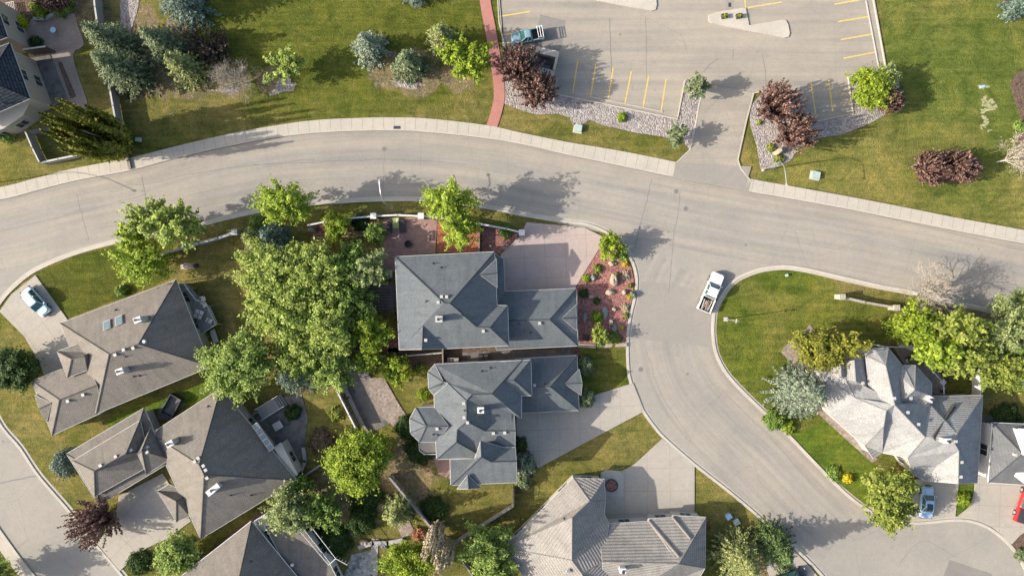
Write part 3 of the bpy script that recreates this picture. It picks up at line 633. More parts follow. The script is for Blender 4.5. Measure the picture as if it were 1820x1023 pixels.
    def chimney(s, px, py, w=1.0, d=.7, h=1.5, mat='grey_stucco', cap='white', ang=None):
        a = s.ang if ang is None else ang
        p, n = s.hit(px, py); l = Vector(s.loc(p))
        w, d = w * .85, d * .85; o = MB().box(-w / 2, -d / 2, l.z - 1, w / 2, d / 2, l.z + h, a, (l.x, l.y)).build('chimney', M[mat], s.root)
        c = MB().box(-w / 2 - .04, -d / 2 - .04, l.z + h, w / 2 + .04, d / 2 + .04, l.z + h + .1, a, (l.x, l.y)).build('chimney_cap', M[cap], o)
        MB().tube((l.x, l.y, l.z + h + .1), (l.x, l.y, l.z + h + .5), .13, .13, 10).tube((l.x, l.y, l.z + h + .5), (l.x, l.y, l.z + h + .58), .22, .22, 10).build('flue', M['dark'], o)
    def skylight(s, px, py, w=.8, d=1.2, ang=None):
        a = s.ang if ang is None else ang
        p, n = s.hit(px, py); l = Vector(s.loc(p)); ca, sa = math.cos(a), math.sin(a); m = MB(); g_ = MB()
        def z(x, y): return l.z - (n.x * x + n.y * y) / n.z
        def q(x, y, e): X, Y = x * ca - y * sa, x * sa + y * ca; return (l.x + X, l.y + Y, z(X, Y) + e)
        m.rings([[q(-w / 2, -d / 2, -.1), q(w / 2, -d / 2, -.1), q(w / 2, d / 2, -.1), q(-w / 2, d / 2, -.1)], [q(-w / 2, -d / 2, .25), q(w / 2, -d / 2, .25), q(w / 2, d / 2, .25), q(-w / 2, d / 2, .25)]])
        e = .08; g_.rings([[q(-w / 2 + e, -d / 2 + e, .24), q(w / 2 - e, -d / 2 + e, .24), q(w / 2 - e, d / 2 - e, .24), q(-w / 2 + e, d / 2 - e, .24)], [q(-w / 2 + e, -d / 2 + e, .28), q(w / 2 - e, -d / 2 + e, .28), q(w / 2 - e, d / 2 - e, .28), q(-w / 2 + e, d / 2 - e, .28)]])
        o = m.build('skylight', s.tm, s.root); g_.build('pane', M['skyglass'], o)

# --- E: blue-grey hip roofed house beside the red rock garden
k7 = conv(680, 380, 2.965, .98)
E = House('two storey house with blue grey hip roof beside the red rock garden', (790, 535), 'roofE', 'cream')
E.block(k7({'a': (66, 225, 5.6), 'b': (590, 199, 5.6), 'n': (603, 480, 5.6), 'c': (659, 483, 5.6), 'd': (666, 693, 5.6), 'e': (340, 709, 5.6), 'f': (208, 713, 7.3), 'g': (88, 716, 5.6), 'h': (213, 590, 7.3), 'i': (322, 468, 8.9), 'j': (355, 470, 8.9), 'k': (495, 594, 7.2), 'l': (565, 598, 7.1)}),
        ['abji', 'aihfg', 'hijklde', 'hef', 'jbnk', 'kncl', 'lcd'])
E.block(k7({'a': (512, 320, 6.95), 'b': (600, 236, 5.9), 'c': (604, 388, 5.9), 'd': (603, 312, 6.5)}), ['abd', 'adc'], walls=False)
E.block(k7({'a': (597, 236, 3.3), 'b': (637, 238, 3.0), 'c': (645, 408, 3.0), 'd': (1022, 392, 3.0), 'e': (1030, 695, 3.0), 'f': (600, 716, 3.0), 'g': (585, 204, 3.3), 'h': (660, 562, 4.85), 'i': (880, 556, 4.85), 'j': (560, 562, 4.85)}), ['gbcja', 'cdihj', 'die', 'jhief'])
E.block(k7({'a': (945, 550, 4.15), 'b': (1019, 478, 3.3), 'c': (1023, 614, 3.3), 'd': (1022, 547, 3.7)}), ['abd', 'adc'], walls=False)
E.chimney(782, 566, 1.0, .9, 1.3, 'stone', 'trim'); E.vents([(785, 527), (794, 527), (779, 537), (859, 588), (757, 604), (959, 574)]); E.vents([(770, 468.5), (784, 476), (758, 535), (922, 575), (943, 590)], 'pipe'); E.windows()
# --- F: second blue grey house, many gables
k5 = conv(700, 600, 2.965, 1.3)
F = House('rambling house with many blue grey gables and an octagonal tower', (850, 750), 'roofE', 'cream')
F.block(k5({'a': (215, 138, 5.8), 'b': (676, 118, 5.8), 'c': (672, 425, 5.8), 'g': (515, 295, 7.9), 'h': (410, 299, 7.9), 'i': (382, 330, 7.9), 'j': (385, 440, 7.9), 'k': (285, 238, 6.7), 'm': (212, 302, 5.8), 'o': (225, 640, 5.8), 'p': (330, 547, 7.2), 'q': (335, 482, 7.3),
            't': (480, 490, 6.8), 'u': (515, 450, 6.4), 'v': (515, 376, 6.75), 'w': (635, 405, 6.0), 'x': (640, 490, 6.8), 'y': (640, 572, 5.8), 'z': (520, 575, 5.8), 'A': (455, 541, 6.2), 'B': (412, 545, 6.3), 'C': (435, 607, 5.85), 'D': (425, 633, 5.8)}),
        ['abghik', 'bcg', 'hgcwv', 'hvutji', 'uvw', 'tuwx', 'jtxyzABq', 'mkijqpo', 'qBCp', 'pCDo', 'BAC'], inset=.4)
F.block(k5({'a': (560, 125, 5.82), 'b': (722, 115, 5.8), 'c': (728, 304, 5.8), 'd': (660, 304, 5.8), 'e': (575, 228, 7.0), 'f': (632, 222, 7.0)}), ['abfe', 'bcf', 'efcd'])
F.block(k5({'A': (296, 640, 5.7), 'B': (300, 776, 5.7), 'C': (648, 761, 5.7), 'D': (646, 650, 7.0), 'E': (641, 576, 6.0), 'F': (585, 578, 6.0), 'G': (515, 653, 7.1), 'H': (461, 626, 7.6), 'I': (458, 541, 7.5), 'J': (427, 636, 6.0)}), ['ABHIJ', 'BCDGH', 'GDEF', 'IHGF'])
F.block(k5({'a': (333, 796, 5.4), 'b': (390, 721, 6.7), 'c': (462, 791, 5.4), 'd': (394, 795, 6.3)}), ['abd', 'dbc'], inset=.3)
F.block(k5({'a': (213, 364, 5.7), 'b': (116, 367, 5.7), 'c': (84, 425, 5.7), 'd': (87, 500, 5.7), 'e': (134, 549, 5.7), 'f': (221, 549, 5.7), 'g': (172, 465, 7.0), 'h': (290, 465, 7.1)}), ['abgh', 'bcg', 'cdg', 'deg', 'efhg'])
F.block(k5({'a': (216, 139, 5.85), 'b': (180, 180, 5.8), 'c': (183, 270, 5.8), 'd': (210, 301, 5.8), 'e': (286, 238, 6.75), 'f': (262, 233, 6.8)}), ['abf', 'bcf', 'cdef'])
F.block(k5({'a': (640, 110, 3.0), 'b': (966, 92, 3.0), 'c': (976, 382, 3.0), 'd': (640, 396, 3.0), 'e': (640, 256, 4.9), 'f': (824, 257, 4.9)}), ['abfe', 'bcf', 'efcd'])
F.block(k5({'a': (900, 243, 4.1), 'b': (977, 165, 3.2), 'c': (987, 303, 3.2), 'd': (993, 238, 4.1)}), ['abd', 'adc'], walls=False)
q_ = [F.loc(P(700 + a / 2.965, 600 + b / 2.965, 3))[:2] for a, b in ((136, 545), (140, 585), (166, 604), (226, 604), (226, 545))]; MB().prism(q_, 2.85, 3.0).build('balcony_floor', M['cream'], F.root); m = MB()
for a_, b_ in zip(q_[:4], q_[1:4]):
    m.tube((*a_, 3.95), (*b_, 3.95), .05, .05, 6)
    for t_ in (0, .33, .66, 1): m.tube((a_[0] + (b_[0] - a_[0]) * t_, a_[1] + (b_[1] - a_[1]) * t_, 3.0), (a_[0] + (b_[0] - a_[0]) * t_, a_[1] + (b_[1] - a_[1]) * t_, 3.95), .03, .03, 5)
m.build('balcony_rail', M['white'], F.root)
F.chimney(855, 726, .95, .85, 1.0, 'trim', 'white'); F.vents([(824.5, 716), (825, 741), (831, 750), (777, 761), (877, 769), (897, 768), (950, 684)]); F.vents([(856, 660), (871, 654), (770, 771), (778, 772), (826, 729), (968, 683)], 'pipe'); F.windows(4.2)
# --- B: brown grey bungalow with the white car
k6 = conv(0, 560, 2.965)
B = House('long brown grey bungalow with two skylights and a lantern porch roof', (225, 620), 'roofB', 'grey_stucco'); B.ang = R(22)
def sp(d): return d
B.block({'a': (107, 574, 3.3), 'b': (313, 496.5, 3.3), 'c': (375, 651, 3.3), 'd': (171, 735, 3.3), 'e': (194, 629, 7.3), 'f': (246, 611, 7.3)}, ['abfe', 'bcf', 'fcde', 'dae'])
B.block({'a': (56, 676, 3.0), 'b': (150, 640, 3.0), 'c': (92.5, 773, 3.0), 'd': (185, 731, 3.0), 'e': (106, 710, 5.2), 'f': (172, 684, 5.2)}, ['abfe', 'aec', 'cefd'])
B.block({'a': (101, 624, 4.4), 'b': (137, 611, 4.4), 'c': (162, 626, 4.6), 'd': (155, 658, 4.4), 'e': (120, 670.5, 4.4), 'f': (127.5, 638, 5.9), 'g': (150, 632, 5.9)}, ['abcgf', 'gcdef', 'afe'], inset=.35)
B.block({'a': (61.5, 701, 3.3), 'b': (91, 716, 4.3), 'c': (83, 749, 3.3), 'd': (69, 726, 4.2)}, ['abd', 'dbc'], walls=False)
B.chimney(258, 567, 1.1, .8, 1.9); B.chimney(224, 657, 1.1, .8, 1.5); B.skylight(191, 577, 1.0, 1.25); B.skylight(212.5, 569, 1.0, 1.25)
B.vents([(206, 630), (221, 621), (238, 618), (149, 701), (122, 712)]); B.vents([(206, 551), (238, 668), (248, 667), (223, 633)], 'pipe'); B.vents([(259, 606)], 'round'); B.windows()
# --- C: large grey-brown house, steep corner roof
Cc = House('large grey brown roofed house with a row of glazed rooflights on its shaded slope', (360, 820), 'roofD', 'grey_stucco'); Cc.ang = R(30)
Cc.block({'a': (392, 689.5, 3.4), 'b': (528, 853, 3.4), 'c': (356.5, 957, 3.4), 'd': (268, 770, 3.4), 'e': (354, 825, 9.2), 'f': (363, 843, 9.2)}, ['abfe', 'bcf', 'cdef', 'ade'])
Cc.block({'a': (118, 806, 2.7), 'b': (256, 724.5, 2.7), 'c': (300, 822, 2.7), 'd': (175.5, 897, 2.7), 'e': (170, 836, 4.2), 'f': (232, 800, 4.2)}, ['abfe', 'bcf', 'fcde', 'dae'])
Cc.block({'a': (129.5, 818, 3.6), 'b': (249, 746.5, 3.6), 'c': (262, 800, 3.6), 'd': (254, 834, 3.6), 'e': (169, 881, 3.6), 'f': (167.5, 836.5, 5.9), 'g': (224, 805.5, 5.9)}, ['abgf', 'bcg', 'fgcde', 'eaf'])
Cc.block({'a': (268.5, 758.5, 3.9), 'b': (302.5, 815.5, 3.9), 'c': (260.5, 842, 3.9), 'd': (252, 800, 6.4), 'e': (244, 806, 5.0)}, ['abd', 'bcd', 'ade', 'dce'])
Cc.block({'a': (279.5, 872, 3.2), 'b': (300, 860, 3.3), 'c': (337, 877, 3.2), 'd': (337, 917, 3.2), 'e': (313.5, 926.5, 3.2), 'f': (313.5, 890, 4.8)}, ['abcf', 'cdef', 'aef'], inset=.35)
Cc.block({'a': (487, 795, 3.1), 'b': (499, 786, 3.1), 'c': (529, 843, 3.1), 'd': (516, 851, 3.1)}, ['abcd'], inset=.1, rm=M['cream'])
Cc.chimney(313, 783, 1.1, .8, 1.7); Cc.chimney(384, 866, 2.2, .8, .9, 'trim', 'white', R(38))
Cc.vents([(207, 810), (180, 826), (234, 799), (262.5, 794), (262.5, 802), (347, 819), (353.5, 813), (362.5, 826.5), (366.5, 834), (369, 848)]); Cc.vents([(370, 722), (410, 879), (446, 879)], 'pipe')
for i in range(5): Cc.skylight(456 + i * 6.3, 757 + i * 9.2, .85, .85, R(-56))
Cc.windows()
# --- D: house at the bottom edge
D = House('brown grey roofed house cut by the bottom edge with a flat dark deck roof', (470, 990), 'roofD', 'white', 'white'); D.ang = R(35)
D.block({'a': (300, 1040, 3.6), 'b': (447, 925, 3.6), 'd': (560, 1063, 3.6), 'e': (410, 1160, 3.6), 'f': (424, 1030, 8.2), 'g': (432, 1050, 8.2)}, ['abf', 'bdgf', 'deg', 'eafg'])
D.block({'a': (470, 934, 3.1), 'b': (523, 918, 3.1), 'c': (585, 998, 3.1), 'd': (610, 1050, 3.1), 'e': (550, 1080, 3.1)}, ['abcde'], inset=.3)
D.block({'a': (452, 925, 3.0), 'b': (471, 914, 3.0), 'c': (482, 932, 3.0), 'd': (470, 944, 3.0)}, ['abcd'], inset=.1, rm=M['grey_stucco'])
D.vents([(521, 1001)], 'round'); D.vents([(446, 997)], 'pipe'); D.windows()
MB().prism([D.loc(P(*q, 0))[:2] for q in ((531, 931), (546, 925), (604, 999), (592, 1008))], 2.7, 2.86).build('balcony_floor', M['wood'], D.root)
m = MB()
for a, b in (((527, 936), (584, 1003)), ((543, 922), (597, 992)), ((584, 1003), (597, 992)), ((597, 992), (617, 1003))):
    A, B_ = Vector(D.loc(P(*a, 3.7))), Vector(D.loc(P(*b, 3.7))); m.tube(A, B_, .05, .05, 6)
    for t in (0, .25, .5, .75, 1):
        q = A.lerp(B_, t); m.tube(q, (q.x, q.y, 2.8), .03, .03, 5)
m.build('balcony_rail', M['white'], D.root)
# --- G: tan tile roof
kg = lambda d: {k: (860 + v[0] / 3.138, 720 + v[1] / 3.138, 3.3 + (v[2] - 3.3) * 1.16) for k, v in d.items()}
G = House('low tan tiled house with ribbed slopes and a stepped garage roof', (1060, 960), 'roofG', 'cream', 'trim')
G.block(kg({'a': (498, 404, 3.3), 'b': (672, 410, 3.3), 'c': (678, 530, 3.3), 'd': (672, 607, 3.3), 'e': (590, 533, 5.0), 'f': (492, 625, 6.3), 'g': (490, 862, 6.6), 'h': (112, 792, 3.3), 'i': (700, 660, 3.6), 'j': (663, 872, 5.6), 'k': (545, 935, 6.5), 'l': (420, 1250, 3.3), 'm': (620, 1100, 6.5), 'n': (900, 1250, 3.3)}),
        ['aefgh', 'abce', 'cdfe', 'fdijkg', 'hgkml', 'kjnlm'], inset=.45)
G.block(kg({'a': (640, 661, 3.3), 'b': (915, 645, 3.3), 'c': (917, 630, 3.3), 'd': (1050, 623, 3.3), 'e': (1052, 612, 3.3), 'f': (1238, 622, 3.3), 'g': (1234, 906, 3.3), 'h': (1085, 882, 6.0), 'i': (660, 870, 6.0), 'j': (1110, 1120, 3.3), 'k': (680, 1140, 3.3)}), ['abcdefhi', 'fgh', 'ihgjk'])
m = MB()
for a, b in (((918, 640), (1088, 842)), ((1051, 620), (1152, 742))):
    A = G.hit(860 + a[0] / 3.138, 720 + a[1] / 3.138)[0]; Bq = G.hit(860 + b[0] / 3.138, 720 + b[1] / 3.138)[0]; MB().tube(G.loc(A + Vector((0, 0, .1))), G.loc(Bq + Vector((0, 0, .1))), .2, .2, 6).build('ridge_cap', G.rm, G.root)
G.chimney(1105, 1008, .9, .7, 1.0, 'white', 'white'); G.vents([(1002.5, 921)], 'pipe'); G.vents([(1010, 1012)], 'round'); G.windows()
# --- H: pale shake roof
kh = lambda d: {k: (v[0], v[1], 3.3 + (v[2] - 3.3) * 1.10) for k, v in d.items()}
Hh = House('sprawling house with pale grey shake roof of many valleys and a back deck', (1600, 740), 'roofH', 'cream', 'trim')
Hh.block(kh({'a': (1538.6, 631, 5.2), 'b': (1554, 618, 5.2), 'c': (1579, 618, 5.2), 'd': (1603, 648, 5.2), 'e': (1574, 649, 7.2), 'f': (1590, 719, 7.9), 'g': (1546, 707, 5.4), 'h': (1606, 716, 6.0)}), ['aefg', 'abce', 'cdhfe'])
Hh.block(kh({'a': (1591, 660, 5.4), 'b': (1605, 649, 5.2), 'c': (1627, 649, 5.2), 'd': (1656, 681, 5.2), 'e': (1656, 703, 5.2), 'f': (1625.7, 692, 7.7), 'g': (1597, 717, 6.2), 'h': (1652, 722, 5.4)}), ['abfg', 'bcf', 'cdef', 'gfeh'])
Hh.block(kh({'a': (1502, 644, 4.4), 'b': (1518, 640, 6.0), 'c': (1521, 677, 6.3), 'd': (1504, 673, 4.8), 'e': (1541, 629, 4.2), 'f': (1545, 690, 5.0)}), ['abcd', 'befc'], inset=.3, win=False)
Hh.block(kh({'a': (1478, 648, 3.9), 'b': (1494, 646, 5.0), 'c': (1495, 668, 5.4), 'd': (1480, 668, 4.2), 'e': (1504, 645, 4.0), 'f': (1504, 676, 4.6)}), ['abcd', 'befc'], inset=.3, win=False)
Hh.block(kh({'a': (1450, 657, 3.3), 'b': (1475, 737, 3.3), 'c': (1536.5, 791.5, 3.3), 'd': (1552, 814, 3.3), 'e': (1568.5, 804.5, 3.0), 'f': (1570.5, 757, 6.9), 'g': (1575, 729, 7.5), 'h': (1590, 719, 7.7), 'i': (1519, 706, 5.9), 'j': (1500, 668, 4.9), 'k': (1613, 813, 5.2), 'l': (1644, 776, 7.3), 'm': (1622, 842, 3.4), 'n': (1646, 854, 3.3), 'o': (1666, 826, 4.7), 'p': (1704, 801, 7.0), 'q': (1694, 784, 7.2), 'r': (1659, 780, 7.3),
             's': (1703, 859, 6.2), 't': (1737, 858, 3.4), 'u': (1747, 701.5, 3.4), 'v': (1701, 770, 7.25), 'w': (1655, 704, 3.5), 'x': (1652, 717, 5.0), 'y': (1599, 717, 7.0), 'z': (1546, 640, 3.8)}),
         ['aijz', 'abcfgi', 'gfcdeh', 'hekl', 'kmnopqrl', 'onsp', 'hlxy', 'xlrqvuw', 'uvqpst', 'ighyj'], inset=.4)
A_ = Hh.hit(1697, 722)[0]; B_ = Hh.hit(1659, 779)[0]; u_ = (B_ - A_).to_2d().normalized(); n_ = Vector((-u_.y, u_.x, 0)) * .42; up = Vector((0, 0, .42))
if n_.x < 0: n_ = -n_
mesh_obj('roof', [Hh.loc(q) for q in (A_ - n_ - Vector((0, 0, .2)), B_ - n_ - Vector((0, 0, .2)), B_ - n_ + up, A_ - n_ + up, A_ + n_ - Vector((0, 0, .02)), B_ + n_ - Vector((0, 0, .02)))], [[0, 1, 2, 3], [3, 2, 5, 4], [0, 3, 4], [1, 5, 2]], M['roofD'], Hh.root)  # east-facing roof step; darker shingle colour paints in its shade
Hh.chimney(1675, 780, 1.1, .7, 1.0, 'trim', 'white'); Hh.chimney(1646, 707, .9, .8, .9, 'trim', 'white', R(-30))
Hh.vents([(1532, 680), (1588, 707), (1617.5, 707), (1612, 732), (1631, 753), (1697, 783), (1707.5, 820), (1706, 846)]); Hh.windows()
# deck behind H
q = [Hh.loc(P(*a, 0))[:2] for a in ((1577, 614), (1618, 616), (1668, 672), (1668, 696), (1650, 698), (1600, 650))]
MB().prism(q, 1.35, 1.5).build('deck_floor', M['wood'], Hh.root); m = MB()
tp = [Hh.loc(P(*a, 2.5)) for a in ((1549, 611), (1574, 616), (1620, 617), (1650, 650), (1677, 680), (1678, 701))]
for a, b in zip(tp[:-1], tp[1:]):
    a, b = Vector(a), Vector(b); m.tube(a, b, .07, .07, 6)
    for t in np.linspace(0, 1, max(2, int((b - a).length / .6))): c = a.lerp(b, t); m.tube(c, (c.x, c.y, 1.45), .025, .025, 4)
m.build('deck_rail', M['white'], Hh.root)
for a in ((1620, 618), (1652, 650), (1676, 679)):
    c = Hh.loc(P(*a, 2.6)); MB().box(-.28, -.28, 0, .28, .28, 2.55, R(45), c).box(-.36, -.36, 2.55, .36, .36, 2.67, R(45), c).build('deck_pillar', M['trim'], Hh.root)
# --- I: charcoal roof with white neighbouring gable
I = House('charcoal hip roofed garage house with white side wall at the right edge', (1800, 800), 'roofI', 'white', 'white')
I.block({'a': (1763.5, 750.5, 3.4), 'b': (1900, 756, 3.4), 'c': (1895, 866, 3.4), 'd': (1756.5, 857, 3.4), 'e': (1817, 806, 5.9), 'f': (1860, 808, 5.9)}, ['abfe', 'bcf', 'cdef', 'dae'])
I.block({'a': (1811, 761, 5.2), 'b': (1880, 765, 5.4), 'c': (1880, 808, 6.5), 'd': (1818, 808, 6.3)}, ['abcd'], inset=.2, rm=M['white'], win=False, caps=False)
I.block({'a': (1814, 810, 4.6), 'b': (1860, 812, 4.8), 'c': (1850, 868, 4.2), 'd': (1820, 858, 4.2), 'e': (1804.5, 846, 4.3)}, ['abcde'], inset=.2, rm=M['white'], win=False, caps=False)
I.vents([(1803, 807)]); I.windows()
# --- A: cream house with slate blue roof
A = House('beige stucco house with slate blue ribbed roof at the left edge', (10, 170), 'roofA', 'beige_stucco', 'trim'); A.ang = R(-20)
A.block({'a': (18, 76, 5.6), 'b': (54, 175, 5.6), 'c': (-60, 225, 5.6), 'd': (-95, 118, 5.6), 'e': (-24, 142, 9.3), 'f': (-48, 150, 9.3)}, ['abe', 'bcfe', 'cdf', 'daef'], inset=.5)
A.block({'a': (-14, -16, 5.8), 'b': (14, 66, 5.8), 'c': (-60, 95, 5.8), 'd': (-92, 10, 5.8), 'e': (-30, 50, 7.8)}, ['abe', 'bce', 'cde', 'dae'], inset=.5)
A.block({'a': (54, 178, 3.8), 'b': (40, 205, 3.6), 'c': (6, 228, 3.6), 'd': (-40, 245, 3.6), 'e': (-20, 196, 4.1)}, ['abe', 'bce', 'cde'], inset=.3, rm=M['cream'], caps=False)
A.vents([(5, 183)], 'pipe'); A.windows(4.6)

# ================================================================ foliage
L = {}
def leafm(k, a, b, d=None, t=.34, g=1.4):
    f = lambda c: tuple(min(.85, x * g) for x in c) if c else None
    L[k] = m_leaf('foliage_' + k, f(a), f(b), f(d), t)
leafm('bright', (.15, .205, .018), (.265, .325, .035)); leafm('lime', (.175, .24, .022), (.30, .37, .055)); leafm('mid', (.115, .18, .032), (.225, .30, .075))
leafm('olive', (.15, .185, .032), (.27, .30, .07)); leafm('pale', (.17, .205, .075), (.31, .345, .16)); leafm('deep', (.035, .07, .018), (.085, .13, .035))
leafm('dgreen', (.05, .085, .025), (.12, .17, .055), (.025, .04, .015), .1); leafm('spruce', (.095, .122, .06), (.215, .245, .13), (.035, .05, .028), t=.08); leafm('blue', (.13, .16, .115), (.26, .295, .21), (.06, .075, .055), .08); leafm('yspruce', (.14, .16, .05), (.27, .28, .11), (.06, .07, .03), t=.08)
leafm('dspruce', (.075, .11, .09), (.16, .21, .165), (.035, .055, .045), .08)
leafm('plum', (.11, .060, .050), (.24, .150, .125), (.045, .022, .02), .1); leafm('gold', (.115, .125, .014), (.205, .205, .030), (.07, .06, .012), .2); leafm('leafy', (.145, .205, .04), (.30, .37, .11))
leafm('yellow', (.55, .45, .02), (.75, .62, .05), g=1); leafm('group', (.168, .215, .038), (.30, .35, .11), g=1.6); leafm('chart', (.33, .36, .02), (.50, .52, .04)); leafm('straw', (.28, .23, .16), (.40, .34, .25), (.18, .14, .10), .1)
leafm('grey', (.20, .235, .12), (.30, .33, .19)); leafm('bud', (.24, .21, .14), (.32, .28, .19), (.16, .14, .11), g=1); leafm('brown', (.16, .12, .08), (.24, .17, .10)); leafm('darkp', (.07, .055, .045), (.14, .115, .09)); leafm('sage', (.16, .20, .10), (.26, .30, .17), g=1.15)
leafm('rust', (.25, .12, .06), (.36, .2, .12))
def unit(v): return v / (np.linalg.norm(v, axis=1, keepdims=True) + 1e-9)
def quadcloud(Cn, N, s, asp=1.3, along=None, flat=0):
    n = len(Cn); r = rng.normal(size=(n, 3)); N = unit(N)
    a = along if along is not None else np.cross(N, r); a = a - N * np.sum(a * N, 1, keepdims=True); a = unit(a); b = np.cross(N, a)
    s = np.asarray(s).reshape(-1, 1) * (.7 + .6 * rng.random((n, 1))) / 2
    u, v = a * s * asp, b * s
    return np.stack([Cn - u, Cn - v * .9, Cn + u, Cn + v * .9], 1).reshape(-1, 3) if flat == 1 else np.stack([Cn - u - v, Cn + u - v * .7, Cn + u * 1.1 + v * .7, Cn - u + v], 1).reshape(-1, 3)
def limbs(mb, top, r0, ends, n=5, bend=.25):
    for e in ends:
        e = Vector(e); b = Vector(top); k = rng.random() * .5 + .1; s = b * 1; s.z = b.z * (1 - k)
        m_ = s.lerp(e, .5) + Vector((rng.normal() * .2, rng.normal() * .2, (e - s).length * bend * .5))
        mb.tube(s, m_, r0 * .5, r0 * .3, n, False); mb.tube(m_, e, r0 * .3, r0 * .08, n, False)
NTREE = [0]
def leaf_tree(px, py, rp, h, leaf, label, name='deciduous_tree', cat='tree', hb=.25, dens=1.0, size=.24, ncl=None, group=None, sx=1, sy=1, ang=0, bark='bark', loose=0, zc=None, clr=.27, dome=0):
    """px,py: middle of the crown as it appears; rp: its radius in photograph pixels; h: height in metres"""
    zc = (h * (1 + hb) / 2) if zc is None else zc; X, Y, _ = P(px, py, zc); k = (H - zc) / H; Rr = rp / PPM * k
    root = empty(name, (X, Y, 0)); tag(root, label, cat, group)
    ncl = ncl or int((26 + 20 * Rr * (1 - loose * .35)) * (1 + .9 * dome)); clr = clr * (.74 - .12 * dome); dens = dens * (1 + .35 * dome); rz = h * (1 - hb) / 2; ph = rng.random(3) * 6.28
    d = unit(rng.normal(size=(ncl, 3))); d[:, 2] = np.abs(d[:, 2]) * np.where(rng.random(ncl) < .78, 1, -1); rad = (rng.random(ncl) ** (.5 - .25 * dome))[:, None] * (.95 - loose * .1)
    aa = np.arctan2(d[:, 1], d[:, 0]); lob = 1 + (1 - .6 * dome) * (.14 * np.sin(2 * aa + ph[0]) + .12 * np.sin(3 * aa + ph[1]) + .09 * np.sin(5 * aa + ph[2]))
    cc = d * rad * np.array([Rr * sx * .88, Rr * sy * .88, rz * .9]); cc[:, :2] *= lob[:, None]; ca, sa = math.cos(ang), math.sin(ang)
    rot = np.array([[ca, sa], [-sa, ca]]); cc[:, :2] = cc[:, :2] @ rot
    dc = unit(cc + np.array([0, 0, .25 * rz])); cc[:, 2] += h * (1 + hb) / 2
    rc = Rr * clr * (.5 + 1.0 * rng.random(ncl)) * (1 - loose * .15)
    area = 2.2 * math.pi * Rr * Rr + 3 * Rr * rz; n = int(area / (size * size) * 1.6 * dens)
    w_ = rc ** 2 * (.35 + rng.random(ncl)); pick = rng.choice(ncl, n, p=w_ / w_.sum()); dd = unit(rng.normal(size=(n, 3)) + np.array([0, 0, .4])); rr = rc[pick][:, None] * (.25 + .85 * rng.random((n, 1)))
    off = dd * rr * np.array([.9, .9, .75]); dk = dc[pick]; along_ = np.sum(off * dk, 1, keepdims=True); off = off + dk * along_ * (.85 - .75 * dome)
    tw = rng.random(n) < .13 - .10 * dome; off[tw] = dk[tw] * (rc[pick][tw][:, None] * (.8 + 1.1 * rng.random((tw.sum(), 1)))) + rng.normal(size=(tw.sum(), 3)) * .14
    pos = cc[pick] + off; pos[:, 2] = np.maximum(pos[:, 2], .15)
    N = dd * .6 + dk * .25 + np.array([-.25, 0, .75]) + rng.normal(size=(n, 3)) * .45
    np_quads('crown', quadcloud(pos, N, size, 1.5), L[leaf], root)
    mb = MB(); r0 = max(.06, h * .017); tz = h * max(hb, .15); mb.tube((0, 0, 0), (0, 0, tz), r0, r0 * .8, 8, False); mb.tube((0, 0, tz), (rng.normal() * .15, rng.normal() * .15, h * .8), r0 * .8, r0 * .2, 7, False)
    limbs(mb, (0, 0, h * .6), r0, [tuple(c) for c in cc[:min(ncl, 34)]]); mb.build('trunk', M[bark], root); return root
def shrub(px, py, rp, h, leaf, label, name='shrub', size=.13, dens=1.0, sx=1, sy=1, ang=0, group=None, spiky=0):
    X, Y, _ = P(px, py, h * .5); Rr = rp / PPM
    n = int(2.6 * math.pi * Rr * (Rr + h * .6) / size ** 2 * 1.1 * dens); dd = unit(rng.normal(size=(n, 3)) + np.array([0, 0, .35])); dd[:, 2] = np.abs(dd[:, 2])
    lump = 1 + .16 * np.sin(dd[:, 0] * 5 + px) * np.cos(dd[:, 1] * 5 + py) + .12 * np.sin(dd[:, 0] * 9 + dd[:, 2] * 7 + px)
    pos = dd * (lump * (.72 + .3 * rng.random(n)))[:, None] * np.array([Rr * sx, Rr * sy, h]); ca, sa = math.cos(ang), math.sin(ang); pos[:, :2] = pos[:, :2] @ np.array([[ca, sa], [-sa, ca]])
    N = dd + rng.normal(size=(n, 3)) * .5 + np.array([0, 0, .3]); V = quadcloud(pos, N, size)
    o = np_quads(name, V, L[leaf]); o.location = (X, Y, 0); return tag(o, label, 'shrub', group)
